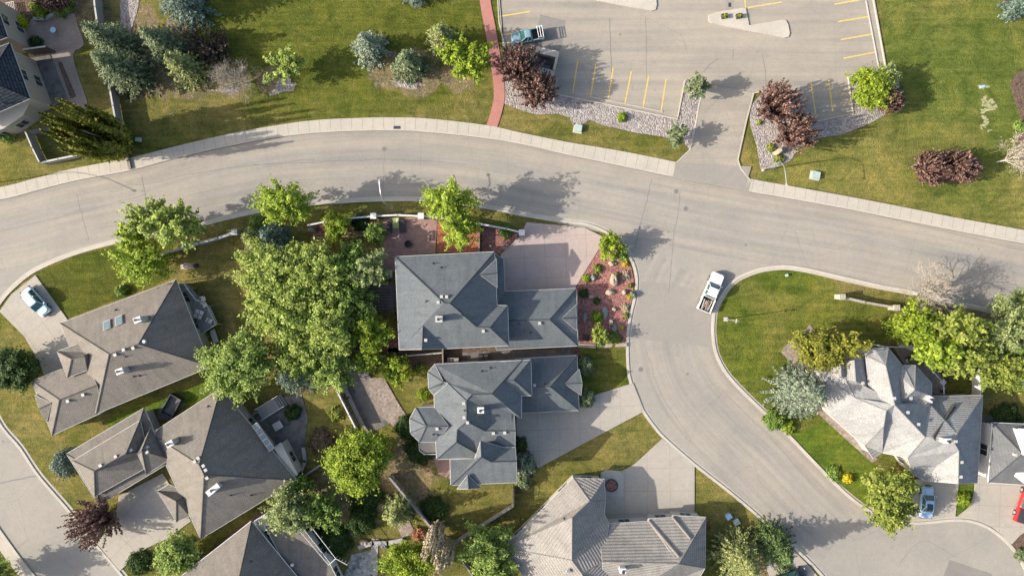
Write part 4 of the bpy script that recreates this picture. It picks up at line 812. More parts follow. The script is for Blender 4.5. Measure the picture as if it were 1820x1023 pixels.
def conifer(px, py, rp, h, leaf, label, name='spruce_tree', group=None, dens=1.0, full=.85):
    """px,py: foot of the tree"""
    X, Y, _ = P(px, py, 0); Rr = rp / PPM; root = empty(name, (X, Y, 0)); tag(root, label, 'tree', group); Cn, Nn, Al, Sz = [], [], [], []; mb = MB()
    nw = int(h * 2.3); mb.tube((0, 0, 0), (0, 0, h * .97), h * .018, .02, 7, False)
    for i in range(nw):
        t = i / nw; z = h * (.04 + .95 * t); Lb = Rr * (1 - t) ** full + .12; nb = int((10 + 9 * (1 - t)) * dens)
        for j in range(nb):
            a = 2 * math.pi * (j + rng.random() * .8) / nb + i * 1.3; l = Lb * (.55 + .62 * rng.random()); dr = np.array([math.cos(a), math.sin(a), 0]); side = np.array([-dr[1], dr[0], 0]); droop = -.18 - .12 * rng.random()
            k = max(4, int(l / .085)); s = rng.random(k) ** .75; cen = np.outer(s * l, dr); cen[:, 2] += z + s * l * droop + .22 * l * s * s
            sg = np.where(rng.random(k) < .5, 1, -1); wd = (.10 + .34 * (1 - s) * min(1, l * .5)); off = sg * wd * rng.random(k)
            cen = cen + np.outer(off, side); al = np.tile(dr, (k, 1)) * (.9) + np.outer(sg, side) * .75; al[:, 2] += .1 * rng.normal(size=k)
            N = np.tile(np.array([0, 0, 1.]), (k, 1)) + rng.normal(size=(k, 3)) * .38 + dr * .35
            Cn.append(cen); Nn.append(N); Al.append(al); Sz.append(np.full(k, .135))
            if j % 2 == 0: mb.tube((0, 0, z), (dr[0] * l * .8, dr[1] * l * .8, z + l * .8 * droop), .03, .008, 3, False)
    Cn = np.concatenate(Cn); Nn = np.concatenate(Nn); Al = np.concatenate(Al)
    np_quads('crown', quadcloud(Cn, Nn, np.concatenate(Sz), 2.3, Al), L[leaf], root); mb.build('trunk', M['bark'], root); return root
def plum(px, py, rp, h, label, leaf='plum', name='purple_plum_tree', n=130, group=None, bark='bark', sx=1, sy=1):
    zc = h * .55; X, Y, _ = P(px, py, zc); Rr = rp / PPM * (H - zc) / H; root = empty(name, (X, Y, 0)); tag(root, label, 'tree', group); mb = MB(); Cn, Al, Nn = [], [], []
    for i in range(n):
        a = rng.random() * 2 * math.pi; q = rng.random() ** .6; tip = np.array([math.cos(a) * q * Rr * sx * (.85 + .35 * rng.random()), math.sin(a) * q * Rr * sy, h * (1.02 - .42 * q ** 2) * (.9 + .22 * rng.random())])
        b = np.array([math.cos(a) * q * .25, math.sin(a) * q * .25, h * .12]); m_ = b * .45 + tip * .55 + np.array([math.cos(a), math.sin(a), 0]) * .35 * q - np.array([0, 0, .1 * h]) * q
        mb.tube(b, m_, .035, .02, 3, False); mb.tube(m_, tip, .02, .006, 3, False)
        k = int(58 * (.6 + Rr / 6)); t = rng.random(k) ** .8
        t_ = t[:, None]; c = (1 - t_) ** 2 * b + 2 * t_ * (1 - t_) * m_ + t_ ** 2 * tip; tan = unit((1 - t_) * (m_ - b) + t_ * (tip - m_)); w_ = (.42 * (1 - t) ** .9 + .03)[:, None]
        Cn.append(c + rng.normal(size=(k, 3)) * w_ * .6); Al.append(tan + rng.normal(size=(k, 3)) * .3); Nn.append(rng.normal(size=(k, 3)) + np.array([0, 0, .7]))
    np_quads('crown', quadcloud(np.concatenate(Cn), np.concatenate(Nn), .13, 1.9, np.concatenate(Al)), L[leaf], root)
    mb.tube((0, 0, 0), (0, 0, h * .15), .16, .12, 8, False); mb.build('trunk', M[bark], root); return root
def bare(px, py, rp, h, label, bark='palebark', buds=None, nb=9, name='bare_tree', nbud=0, lean=(0, 0), depth=4, base=False):
    zc = 0 if base else h * .6; X, Y, _ = P(px, py, zc); Rr = rp / PPM; root = empty(name, (X, Y, 0)); tag(root, label, 'tree'); mb = MB(); tips = []
    def grow(p, d, l, r, lv):
        q = p + d * l; mb.tube(p, q, r, r * .6, 4 if lv > 1 else 6, False)
        if lv >= depth: tips.append(q); return
        for _ in range(3 if lv < 3 else 2):
            nd = (d + Vector((rng.normal(), rng.normal(), rng.normal() * .6 + .12)) * .5).normalized(); grow(q if rng.random() < .6 else p.lerp(q, .6), nd, l * (.62 + .2 * rng.random()), r * .66, lv + 1)
    mb.tube((0, 0, 0), (lean[0] * .2, lean[1] * .2, h * .18), h * .022, h * .017, 8, False)
    for i in range(nb):
        a = 2 * math.pi * i / nb + rng.random(); tl = .35 + .5 * rng.random(); d = Vector((math.cos(a) * tl * Rr / h * 2 + lean[0] / h, math.sin(a) * tl * Rr / h * 2 + lean[1] / h, 1)).normalized()
        grow(Vector((lean[0] * .2, lean[1] * .2, h * .16)), d, h * .3, max(.075, h * .013), 0)
    mb.build('trunk', M[bark], root)
    if buds:
        tp = np.array([tuple(t) for t in tips]); n = nbud; pos = tp[rng.integers(0, len(tp), n)] + rng.normal(size=(n, 3)) * .3
        np_quads('crown', quadcloud(pos, rng.normal(size=(n, 3)) + np.array([0, 0, .5]), .085, 1.5), L[buds], root)
    return root
def poplar(px, py, rp, h, leaf, label, name='poplar_tree', ns=26, lo=.02, n=300, bark='palebark', size=.2, spread=.5):
    """columnar tree of upright shoots; px,py: its foot"""
    X, Y, _ = P(px, py, 0); Rr = rp / PPM; root = empty(name, (X, Y, 0)); tag(root, label, 'tree'); mb = MB(); Cn, Al = [], []
    for i in range(ns):
        a = rng.random() * 6.28; q = rng.random() ** .5; b = np.array([math.cos(a) * q * Rr * .35, math.sin(a) * q * Rr * .35, 0]); hh = h * (.62 + .4 * rng.random()) * (1 - .25 * q); tip = np.array([math.cos(a) * q * Rr, math.sin(a) * q * Rr, hh])
        m_ = (b + tip) / 2 + np.array([math.cos(a), math.sin(a), 0]) * q * Rr * .35; mb.tube(b, m_, .06, .04, 4, False); mb.tube(m_, tip, .04, .01, 4, False)
        t = lo + (1 - lo) * rng.random(n); t_ = t[:, None]; c = (1 - t_) ** 2 * b + 2 * t_ * (1 - t_) * m_ + t_ ** 2 * tip
        Cn.append(c + rng.normal(size=(n, 3)) * (spread * (1.05 - t_)) * np.array([1, 1, .6])); Al.append(np.tile(tip - b, (n, 1)) + rng.normal(size=(n, 3)) * 2)
    Cn = np.concatenate(Cn); d = unit(Cn * np.array([1, 1, 0]) + 1e-3)
    np_quads('crown', quadcloud(Cn, d + rng.normal(size=Cn.shape) * .6 + np.array([0, 0, .4]), size, 1.5, np.concatenate(Al)), L[leaf], root)
    mb.tube((0, 0, 0), (0, 0, h * .5), .18, .1, 8, False); mb.build('trunk', M[bark], root); return root

# ================================================================ vehicles
def rrect(x0, x1, hw, z, r, n=5, taper=0):     # rounded rectangle outline, x forward
    pts = []; 
    for cx, cy, a0 in ((x1 - r, hw - r, 0), (x0 + r, hw - r, 90), (x0 + r, -hw + r, 180), (x1 - r, -hw + r, 270)):
        for i in range(n + 1):
            a = R(a0 + 90 * i / n); x = cx + r * math.cos(a); y = cy + r * math.sin(a)
            if taper and x > x1 - 1.3: y *= 1 - taper * (x - (x1 - 1.3)) / 1.3
            pts.append((x, y, z))
    return pts
def wheels(root, xs, hw, r=.36):
    for x in xs:
        for s in (-1, 1):
            o = MB().tube((x, s * (hw - .23), r), (x, s * hw, r), r, r, 18).build('wheel', M['tyre'], root)
            MB().tube((x, s * (hw - .05), r), (x, s * (hw + .012), r), r * .62, r * .58, 12).build('rim', M['metal'], o)
def vehicle(name, label, cat, px, py, deg, paint, Lh, W, kind):
    root = empty(name, P(px, py, 0)[:2] + (.012,), R(deg)); tag(root, label, cat); h = W / 2; x0, x1 = -Lh / 2, Lh / 2; pm = M[paint]
    if kind == 'pickup':
        cab0, cab1, hood = x0 + .36 * Lh, x1 - .29 * Lh, 1.08
        body = MB(); body.rings([rrect(cab0 - .05, x1 - .03, h - .06, .38, .25, taper=.10), rrect(cab0 - .05, x1, h, .62, .28, taper=.10), rrect(cab0 - .05, x1 - .02, h - .01, .95, .30, taper=.12), rrect(cab0 - .05, x1 - .12, h - .10, hood, .34, taper=.14)])
        # bed with open inside
        body.box(x0, -h, .45, cab0 - .05, -h + .14, 1.12).box(x0, h - .14, .45, cab0 - .05, h, 1.12).box(x0, -h + .14, .45, x0 + .07, h - .14, 1.10).box(x0 + .07, -h + .14, .45, cab0 - .05, h - .14, .62)
        body.build('body', pm, root)
        MB().box(x0 + .08, -h + .15, .621, cab0 - .06, h - .15, .64).build('bed_liner', M['black'], root)
        zt = 1.86
    else:
        cab0, cab1, hood = x0 + (.12 if kind == 'suv' else .2) * Lh, x1 - .27 * Lh, .98
        body = MB(); body.rings([rrect(x0 + .05, x1 - .05, h - .07, .32, .3, taper=.12), rrect(x0, x1, h, .55, .38, taper=.14), rrect(x0 + .03, x1 - .05, h, .82, .42, taper=.16), rrect(x0 + .12, x1 - .22, h - .12, hood, .45, taper=.2)])
        body.build('body', pm, root); zt = 1.68 if kind == 'suv' else 1.45
    # greenhouse: glass with a painted roof and pillars
    fr = .62; rr_ = .22 if kind == 'pickup' else (.35 if kind == 'suv' else .75)
    g0 = rrect(cab0, cab1 + .12, h - .10, hood - .05, .22); g1 = rrect(cab0 + rr_, cab1 - fr, h - .30, zt, .2)
    MB().rings([g0, g1]).build('window', M['carglass'], root)
    rf = MB(); rf.rings([rrect(cab0 + rr_ - .03, cab1 - fr + .05, h - .28, zt - .05, .2), rrect(cab0 + rr_ + .02, cab1 - fr, h - .32, zt + .03, .2), rrect(cab0 + rr_ + .25, cab1 - fr - .2, h - .5, zt + .06, .15)])
    for s in (-1, 1):
        for (xa, xb) in ((cab0 + .08, cab0 + rr_ + .05), (cab1 + .08, cab1 - fr), ((cab0 + cab1) / 2 - .1, (cab0 + cab1) / 2 - .15)):
            rf.tube((xa, s * (h - .12), hood), (xb, s * (h - .30), zt), .05, .05, 6)
    rf.build('cab_roof', pm, root)
    for s in (-1, 1):
        MB().rings([[(cab1 - .1 + a, s * (h + b), c) for a, b, c in ((0, -.05, 1.02), (.16, -.05, 1.02), (.16, -.05, 1.2), (0, -.05, 1.2))], [(cab1 - .1 + a, s * (h + b), c) for a, b, c in ((0, .2, 1.02), (.13, .17, 1.02), (.13, .17, 1.22), (0, .2, 1.22))]]).build('mirror', pm, root)
        MB().rings([rrect(x1 - .22, x1 - .01, .16, .72, .05), rrect(x1 - .3, x1 - .05, .15, .84, .05)]).build('headlight', M['lamp'], root).location = (0, s * (h - .38), 0)
        MB().box(x0 - .012, s * (h - .18) - .09, .72, x0 + .05, s * (h - .18) + .09, .98).build('tail_light', M['redlens'], root)
    MB().box(x1 - .10, -h * .62, .34, x1 + .06, h * .62, .58).build('front_bumper', M['dark'] if kind != 'pickup' else M['metal'], root)
    MB().box(x0 - .09, -h * .8, .4, x0 - .013, h * .8, .6).build('rear_bumper', M['dark'] if kind != 'pickup' else M['metal'], root)
    m = MB()                      # bonnet creases and door lines
    for s in (-1, 1): m.tube((cab1 + .2, s * h * .62, hood + .005), (x1 - .5, s * h * .48, hood - .01), .012, .012, 4)
    m.tube((x1 - .34, -h * .5, hood - .02), (x1 - .34, h * .5, hood - .02), .015, .015, 4); m.build('bonnet_seam', M['dark'], root)
    wheels(root, (x0 + .2 * Lh, x1 - .19 * Lh), h - .0, .4 if kind == 'pickup' else .34); return root, (x0, x1, h, cab0, cab1, zt)
pk, d_ = vehicle('pickup_truck', 'white pickup truck with firewood and branches in its open bed, at the kerb corner', 'pickup truck', 1261, 519, 67.5, 'pwhite', 5.85, 1.98, 'pickup')
LOGS = ['pale long log at the left side of the pickup bed', 'pale thick log second from the left side of the pickup bed', 'weathered straight log in the middle of the pickup bed', 'dark thick log right of the middle of the pickup bed', 'pale thin log at the right side of the pickup bed', 'reddish log lying across the front of the pickup bed', 'reddish log slanting at the front right of the pickup bed', 'reddish thin log at the front left of the pickup bed', 'grey log lying across the tailgate end of the pickup bed']
for (lx, ly, ln, r, a, mt) in ((-2.0, .45, 1.5, .09, 4, 'palebark'), (-2.05, .2, 1.4, .11, -6, 'palebark'), (-1.95, -.1, 1.5, .09, 3, 'wood'), (-2.1, -.35, 1.3, .12, 8, 'bark'), (-1.9, -.55, 1.5, .08, -3, 'palebark'), (-1.6, .1, 1.3, .1, 50, 'brick'), (-1.4, -.3, 1.2, .09, -35, 'brick'), (-1.7, .45, 1.1, .08, 25, 'brick'), (-2.2, 0, 1.2, .07, 70, 'wood')):
    c = Vector((math.cos(R(67.5)) * lx - math.sin(R(67.5)) * ly, math.sin(R(67.5)) * lx + math.cos(R(67.5)) * ly, 0)) + pk.location; aa = R(67.5 + a); u = Vector((math.cos(aa), math.sin(aa), .04)) * ln / 2; z = .78 + rng.random() * .25
    o = MB().tube(-u, u, r, r * .8, 8).build('log', M[mt]); o.location = (c.x, c.y, z); tag(o, LOGS.pop(0), 'log', 'cut logs loaded in the pickup bed')
sv, _ = vehicle('suv_car', 'pale blue sport utility car parked nose down on the curved driveway at the far left', 'car', 70, 536, -49, 'pale_silver', 4.7, 1.88, 'suv')
for s in (-1, 1): MB().tube((-1.6, s * .62, 1.78), (.5, s * .62, 1.78), .025, .025, 6).build('roof_rail', M['dark'], sv)
tk, dd_ = vehicle('pickup_truck', 'pale blue pickup truck with a white bed rack in the parking lot', 'pickup truck', 937, 68, 190.5, 'pteal', 4.6, 1.75, 'pickup')
m = MB()
for s in (-1, 1):
    for x in (-2.2, -1.5): m.tube((x, s * .78, 1.0), (x, s * .78, 1.75), .035, .035, 6)
    m.tube((-2.2, s * .78, 1.75), (-1.5, s * .78, 1.75), .04, .04, 6)
for x in (-2.2, -1.85, -1.5): m.tube((x, -.78, 1.75), (x, .78, 1.75), .05, .05, 6)
m.build('bed_rack', M['white'], tk)
sd, e_ = vehicle('sedan_car', 'silver blue car with a black sunroof parked under the leafy tree by the cul-de-sac', 'car', 1642, 889, 86, 'psilver', 4.55, 1.82, 'sedan')
MB().rings([rrect(-.95, .0, .42, 1.512, .08), rrect(-.95, .0, .42, 1.53, .08)]).build('sunroof', M['glass'], sd)
rd, e_ = vehicle('pickup_truck', 'red pickup truck with a dark bed cover cut by the right edge', 'pickup truck', 1817, 892, 72, 'pred', 5.6, 1.95, 'pickup')
MB().box(-2.72, -.84, 1.121, -.85, .84, 1.16).build('bed_cover', M['dark'], rd)
bk, e_ = vehicle('sedan_car', 'black car half cut off by the bottom edge on a driveway', 'car', 1402, 1022, 20, 'pblack', 4.7, 1.85, 'suv')

# ================================================================ street furniture
def lamp(bx, by, head, label, h=7.6):
    b = Vector(P(bx, by, 0)); e = Vector(P(head[0], head[1], h)); root = empty('street_lamp', b); tag(root, label, 'street lamp', 'street lamps along the curving road')
    top = Vector((0, 0, h * .78)); d = Vector((e.x - b.x, e.y - b.y, 0)); MB().tube((0, 0, 0), top, .11, .075, 10).build('pole', M['metal'], root)
    pts = [top + d * (math.sin(t * math.pi / 2) ** 1.2 if 0 else (1 - math.cos(t * math.pi / 2))) * .55 + Vector((0, 0, h * .22 * math.sin(t * math.pi / 2))) for t in np.linspace(0, 1, 7)]
    pts += [pts[-1].lerp(Vector((d.x, d.y, h)), t) for t in (.3, .6, 1)]
    MB().path(pts, .05, 7).build('arm', M['metal'], root); u = d.normalized()
    rz = math.atan2(u.y, u.x); MB().box(-.05, -.1, h - .1, .34, .1, h + .03, rz, (d.x, d.y)).build('lamp_head', M['trim'], root)
    MB().box(-.03, -.08, h - .13, .3, .08, h - .101, rz, (d.x, d.y)).build('lens', M['lamp'], root)
    MB().tube((0, 0, 0), (0, 0, .1), .24, .22, 12).build('base', M['kerb'], root); return root
lamp(1356, 302, (1398, 327), 'white curved arm street lamp on the park lawn beside the rock bed')
lamp(696, 369, (674, 324), 'curved arm street lamp on the verge outside the red patio garden')
lamp(-22, 327, (-10, 352), 'street lamp just outside the left edge whose shadow crosses the sidewalk')
# street name sign
r_ = empty('street_sign', P(1290, 567)); tag(r_, 'tall street name sign post with crossed blades on the corner lawn', 'sign')
MB().tube((0, 0, 0), (0, 0, 5.4), .09, .07, 8).build('post', M['metal'], r_); MB().box(-.05, -.015, 4.9, .5, .015, 5.12, R(-14)).build('sign_blade', M['metal'], r_); MB().box(-.3, -.015, 4.5, .25, .015, 4.7, R(80)).build('sign_blade', M['white'], r_); MB().box(-.3, -.3, 0, .3, .3, .15).build('base', M['kerb'], r_)
def utility(px, py, w, d, h, rz, label, mt='utility', pad=True):
    r = empty('utility_box', P(px, py), R(rz)); tag(r, label, 'utility box'); MB().box(-w / 2, -d / 2, .05, w / 2, d / 2, h).box(-w / 2 - .04, -d / 2 - .04, h, w / 2 + .04, d / 2 + .04, h + .05).build('cabinet', M[mt], r)
    if pad: MB().box(-w / 2 - .18, -d / 2 - .18, 0, w / 2 + .18, d / 2 + .18, .06).build('concrete_pad', M['kerb'], r)
utility(1027, 229, .95, .95, .5, -10, 'pale utility box on a concrete pad beside the pale rock bed'); utility(1448, 312, 1.1, .95, .45, -10, 'pale green utility box on the park lawn right of the curved lamp')
utility(248, 249, .75, .5, .35, -5, 'small green utility lid in the grass at the end of the left fence', 'utility', False); utility(1397, 489, .3, .3, .35, 20, 'tiny pale utility post in the corner lawn by the main road', 'utility', False)
utility(1293, 915, .75, .65, .7, 30, 'pale blue utility cabinet in the shaded verge above the olive spruce', 'psilver', False); utility(1307, 925, .8, .7, .6, 30, 'teal utility cabinet touching the top of the olive spruce', 'utility', False)
for k, (px, py, lb) in enumerate(((683, 265, 'round manhole cover in the top bend of the main road'), (1202, 340, 'round manhole cover in front of the parking lot entrance'), (1219, 371, 'round manhole cover in the main road, lower of the two by the junction'), (1139, 656, 'round manhole cover near the left kerb of the side street'))):
    r = empty('manhole_cover', P(px, py)); tag(r, lb, 'manhole cover'); MB().tube((0, 0, .008), (0, 0, .016), .42, .42, 24).build('rim', M['patch'], r); MB().tube((0, 0, .016), (0, 0, .021), .32, .32, 24).build('lid', M['crack'], r)
r = empty('storm_drain', P(706, 227)); tag(r, 'broken storm drain in the kerb at the top of the road bend', 'drain'); MB().box(-.5, -.22, .1, .5, .22, .142).build('grate', M['dark'], r)
r = empty('storm_drain', P(1297, 9)); tag(r, 'square storm drain grate beside the traffic island', 'drain'); MB().box(-.55, -.8, .010, .55, .8, .016).build('concrete_pad', M['patch'], r); MB().box(-.2, -.3, .016, .2, .3, .022).build('grate', M['dark'], r)
for px, lb in ((1286, 'small dark framed planter box on the island, left of the pair'), (1312, 'small dark framed planter box on the island, right of the pair')):
    r = empty('planter_box', P(px, 31)[:2] + (.17,), R(8)); tag(r, lb, 'planter'); m = MB()
    for q in ((-.42, -.32, .42, -.26), (-.42, .26, .42, .32), (-.42, -.26, -.36, .26), (.36, -.26, .42, .26)): m.box(q[0], q[1], 0, q[2], q[3], .48)
    m.build('frame', M['dark'], r); MB().box(-.36, -.26, 0, .36, .26, .38).build('soil', M['soil'], r); mm = rng.normal(size=(60, 3)) * np.array([.16, .12, .08]) + np.array([0, 0, .46]); np_quads('plant', quadcloud(mm, rng.normal(size=(60, 3)) + [0, 0, 1], .12), L['chart'], r)
# rubbish enclosure and its bin
r = empty('rubbish_enclosure', P(972, 115)); tag(r, 'open topped concrete rubbish enclosure between the parking stalls and the purple trees', 'enclosure')
q4 = [P(953, 90), P(993, 99), P(983, 141), P(944, 131)]; q4 = [(a[0] - r.location.x, a[1] - r.location.y) for a in q4]
for i, (w_, h_) in enumerate(((.9, 1.75), (.35, 1.75), (.75, 1.5), (.4, 1.5))):
    a, b = Vector(q4[i]), Vector(q4[(i + 1) % 4]); d = (b - a).normalized(); n = Vector((d.y, -d.x)); n = n if n.dot(Vector((0, 0)) - (a + b) / 2) < 0 else -n
    e0 = .0 if i % 2 == 0 else .8; a2, b2 = a + d * e0, b - d * e0
    MB().prism([tuple(a2), tuple(b2), tuple(b2 - n * w_), tuple(a2 - n * w_)][::1 if n.x * d.y - n.y * d.x > 0 else -1], 0, h_ + .003 * i).build('wall', M['conc'], r)
r = empty('rubbish_bin', P(966, 118), R(-12)); tag(r, 'dark steel rubbish skip inside the concrete enclosure', 'rubbish bin'); MB().rings([[(-1.0, -.6, .1), (1.0, -.6, .1), (1, .5, .1), (-1, .5, .1)], [(-1.05, -.8, 1.2), (1.05, -.8, 1.2), (1.05, .6, 1.3), (-1.05, .6, 1.3)]]).build('body', M['pblack'], r)
MB().box(-1.08, -.1, 1.305, -.02, .64, 1.36).build('lid', M['black'], r); MB().box(.02, -.1, 1.305, 1.08, .64, 1.36).build('lid', M['black'], r)
# ================================================================ fences and walls
def fence(pts, h, label, mat='fencegrey', post=2.4, w=.06, name='fence', cap=True, cat='fence', pw=.07, pm=None, capm=None, z=0, capw=.09):
    q = [Vector(P(*p)[:2]) for p in pts]; r = empty(name, (q[0].x, q[0].y, z)); tag(r, label, cat); m, c = MB(), MB()
    for a, b in zip(q[:-1], q[1:]):
        a, b = a - q[0], b - q[0]; d = b - a; Lh = d.length; rz = math.atan2(d.y, d.x)
        nb = max(1, int(Lh / 1.2))
        for i in range(nb): m.box(Lh * i / nb + .01, -w / 2, .06, Lh * (i + 1) / nb - .01, w / 2, h - .02 * (i % 2), rz, (a.x, a.y))
        if cap: c.box(0, -capw, h, Lh, capw, h + .05, rz, (a.x, a.y))
        for i in range(int(Lh / post) + 1):
            t = a + d * min(1, i * post / Lh); MB().box(-pw, -pw, 0, pw, pw, h + .1, rz, (t.x, t.y)).build('post', M[pm or mat], r)
    m.build('panel', M[mat], r)
    if cap: c.build('cap_rail', M[capm or mat], r)
    return r
def gwall(pts, h, w, label, mat='stone', name='garden_wall', capm=None, pillars=(), cat='wall'):
    q = [Vector(P(*p)[:2]) for p in pts]; r = empty(name, (q[0].x, q[0].y, 0)); tag(r, label, cat); m = MB(); c = MB()
    for a, b in zip(q[:-1], q[1:]):
        a, b = a - q[0], b - q[0]; d = b - a; rz = math.atan2(d.y, d.x); m.box(-w * .3, -w / 2, 0, d.length + w * .3, w / 2, h, rz, (a.x, a.y)); c.box(-w * .3, -w / 2 - .05, h, d.length + w * .3, w / 2 + .05, h + .07, rz, (a.x, a.y))
    m.build('wall_body', M[mat], r); c.build('coping', M[capm or mat], r)
    for p in pillars:
        t = Vector(P(*p)[:2]) - q[0]; o = MB().box(-.34, -.34, 0, .34, .34, h + .35, 0, t).build('pillar', M[mat], r); MB().box(-.42, -.42, h + .35, .42, .42, h + .45, 0, t).build('pillar_cap', M[capm or 'trim'], o)
    return r
fence([(178, -30), (183, 22), (190, 70), (200, 120), (209, 165), (218, 215), (228, 270)], 1.9, 'long tall weathered board fence along the right side of the beige house garden', capm='trim', capw=.12)
fence([(86, 292), (150, 279), (226, 270)], 1.5, 'low fence along the bottom of the beige house garden by the sidewalk', 'fencegrey', capm='trim', capw=.12)
fence([(62, 240), (74, 268), (86, 292)], 1.9, 'short tall fence between the beige house corner and the sidewalk', 'fencegrey', capm='trim')
gwall([(65, 36), (84, 36), (104, 24), (127, 18)], .5, .35, 'low curved stone wall above the tan paver patio', 'stone')
gwall([(226, 272), (230, 286), (233, 300)], .35, .3, 'short low wall ending at the sidewalk beside the beige house garden', 'wood')
fence([(258, 466), (300, 450), (338, 439)], 1.3, 'low pale fence under the lime green tree', 'white', w=.04)
gwall([(338, 439), (362, 433), (395, 424), (425, 414)], 1.4, .25, 'grey railing wall between two stone pillars on the road verge', 'fencegrey', 'garden_wall', 'trim', ((338, 439), (425, 414)))
gwall([(553, 402), (600, 392), (668, 386), (710, 384), (751, 386), (800, 390), (850, 399), (900, 408), (928, 415)], 1.5, .12, 'long white fence with stone pillars round the red patio garden', 'trim', 'fence', 'white', ((668, 386), (751, 386), (927, 415)), 'fence')
gwall([(555, 423), (600, 421), (655, 418)], .5, .12, 'low timber edging above the shaded lawn near the tree group', 'wood')
fence([(853, 399), (852, 448)], 1.2, 'short dark garden fence from the white fence to the blue grey house', 'wood')
fence([(600, 612), (686, 634), (740, 629), (788, 625)], 1.4, 'timber fence between the two blue grey roofed houses', 'wood', capm='trim'); fence([(788, 612), (789, 645)], 1.4, 'short gate fence between the two blue grey houses', 'wood')
fence([(592, 665), (612, 706), (637, 756)], 1.8, 'pale topped fence along the left of the shaded terrace', 'fencegrey', capm='white'); gwall([(605, 668), (622, 704), (645, 752)], .9, .35, 'narrow raised planter wall along the shaded terrace', 'stone', capm='fencegrey')
fence([(695, 842), (735, 890), (773, 936)], 1.6, 'weathered fence running down past the olive spruce at the bottom', 'fencegrey', capw=.14); fence([(803, 963), (855, 930), (913, 893)], 1.5, 'pale fence climbing towards the many gabled house corner', 'trim', capm='fencegrey')
fence([(822, 990), (836, 1010), (850, 1030)], 1.2, 'short dark fence at the bottom edge beside the leafy tree', 'fencegrey')
gwall([(1487, 527), (1530, 537), (1582, 546)], 1.35, .22, 'low white entrance wall with end pillars on the corner lawn', 'wallstone', 'entrance_wall', 'wallstone', ((1487, 527), (1582, 546)))
fence([(1727, 640), (1727, 700)], 1.8, 'tall white fence behind the pale shake roofed house', 'white')
gwall([(452, 735), (490, 712)], .6, .2, 'low dark timber step wall at the shaded stone patio', 'wood'); gwall([(528, 850), (550, 838), (572, 823)], 1.2, .15, 'grey fence from the corner of the large grey brown roof', 'fencegrey')
gwall([(526, 855), (536, 838), (544, 818), (541, 795)], .45, .4, 'curved dry stone edge of the shaded patio', 'stone')
gwall([(1028, 613), (1060, 615), (1090, 613), (1112, 612)], .25, .45, 'low orange rock edging along the bottom of the red rock garden', 'boulder', capm='boulder')
gwall([(640, 970), (664, 962), (690, 962), (715, 957)], .5, .5, 'low dry stone wall beside the garden steps', 'stone')
gwall([(122, 20), (112, 30)], .4, .3, 'short stone return at the end of the curved patio wall', 'stone')
gwall([(62, 98), (100, 93)], 2.3, .12, 'dark pergola beam over the shaded terrace of the beige house', 'dark', 'pergola', 'trim', (), 'pergola')
gwall([(645, 751), (672, 790)], .5, .2, 'short timber edging below the shaded terrace', 'wood')
fence([(913, 862), (913, 893)], 1.5, 'short wire gate panel beside the many gabled house', 'dark', w=.02)
r = empty('goal_frame', P(932, 872)); tag(r, 'thin dark tubular frame standing on the lawn below the blue grey shrubs', 'frame'); MB().path([(-1.5, 0, .3), (-1.4, .8, .4), (1.2, .9, .4), (1.6, .3, .35), (1.5, -.6, .3), (-1.5, 0, .3)], .03, 6).build('tube', M['dark'], r); MB().tube((-1.4, .8, 0), (-1.4, .8, .4), .03).tube((1.2, .9, 0), (1.2, .9, .4), .03).tube((1.5, -.6, 0), (1.5, -.6, .3), .03).build('leg', M['dark'], r)

# ================================================================ garden furniture
def bx(name, label, cat, px, py, parts, rz=0, z=.09, group=None):
    r = empty(name, P(px, py)[:2] + (z,), R(rz)); tag(r, label, cat, group)
    for pn, mt, boxes in parts:
        m = MB()
        for b in boxes: m.box(*b)
        m.build(pn, M[mt], r)
    return r
M['cushion'] = m_plain('charcoal_cushion', (.06, .05, .06), .9); M['limecloth'] = m_plain('lime_cloth', (.30, .36, .12), .9); M['bluevinyl'] = m_plain('blue_vinyl', (.03, .20, .34), .4)
for px, lb in ((693, 'dark sun lounger on the red patio, left of the lime mat'), (716, 'dark sun lounger on the red patio, right of the lime mat')):
    o = bx('sun_lounger', lb, 'lounger', px, 403, [('frame', 'dark', [(-.38, -.9, .25, .38, .95, .31)]), ('cushion', 'cushion', [(-.36, -.88, .31, .36, .3, .40)]), ('backrest', 'cushion', [(-.36, .31, .31, .36, .92, .48)])] + [('leg', 'dark', [(x, y, 0, x + .06, y + .06, .25)]) for x in (-.36, .3) for y in (-.85, .85)])
bx('garden_table', 'lime and white cloth covered table between the two dark loungers', 'table', 704.5, 397, [('tablecloth', 'limecloth', [(-.45, -.75, .42, .45, .75, .46)]), ('runner', 'white', [(.05, .1, .461, .3, .7, .475)])] + [('leg', 'dark', [(x, y, 0, x + .06, y + .06, .42)]) for x in (-.42, .36) for y in (-.7, .64)])
r = empty('fire_pit', P(726, 434)[:2] + (.09,)); tag(r, 'round black fire pit on the red patio', 'fire pit'); MB().rings([[(math.cos(a) * q, math.sin(a) * q, z) for a in np.linspace(0, 6.283, 19)[:-1]] for q, z in ((.3, .1), (.5, .4), (.54, .42), (.42, .40), (.25, .2))]).build('bowl', M['black'], r)
for a in range(3): MB().tube((.4 * math.cos(a * 2.1), .4 * math.sin(a * 2.1), 0), (.3 * math.cos(a * 2.1), .3 * math.sin(a * 2.1), .25), .03).build('leg', M['black'], r)
bx('garden_bench', 'narrow dark bench standing on the red patio beside the lime tree', 'bench', 762, 420, [('seat', 'wood', [(-.14, -.75, .4, .14, .75, .46)]), ('leg', 'dark', [(-.12, -.7, 0, .12, -.6, .4)]), ('leg', 'dark', [(-.12, .6, 0, .12, .7, .4)])])
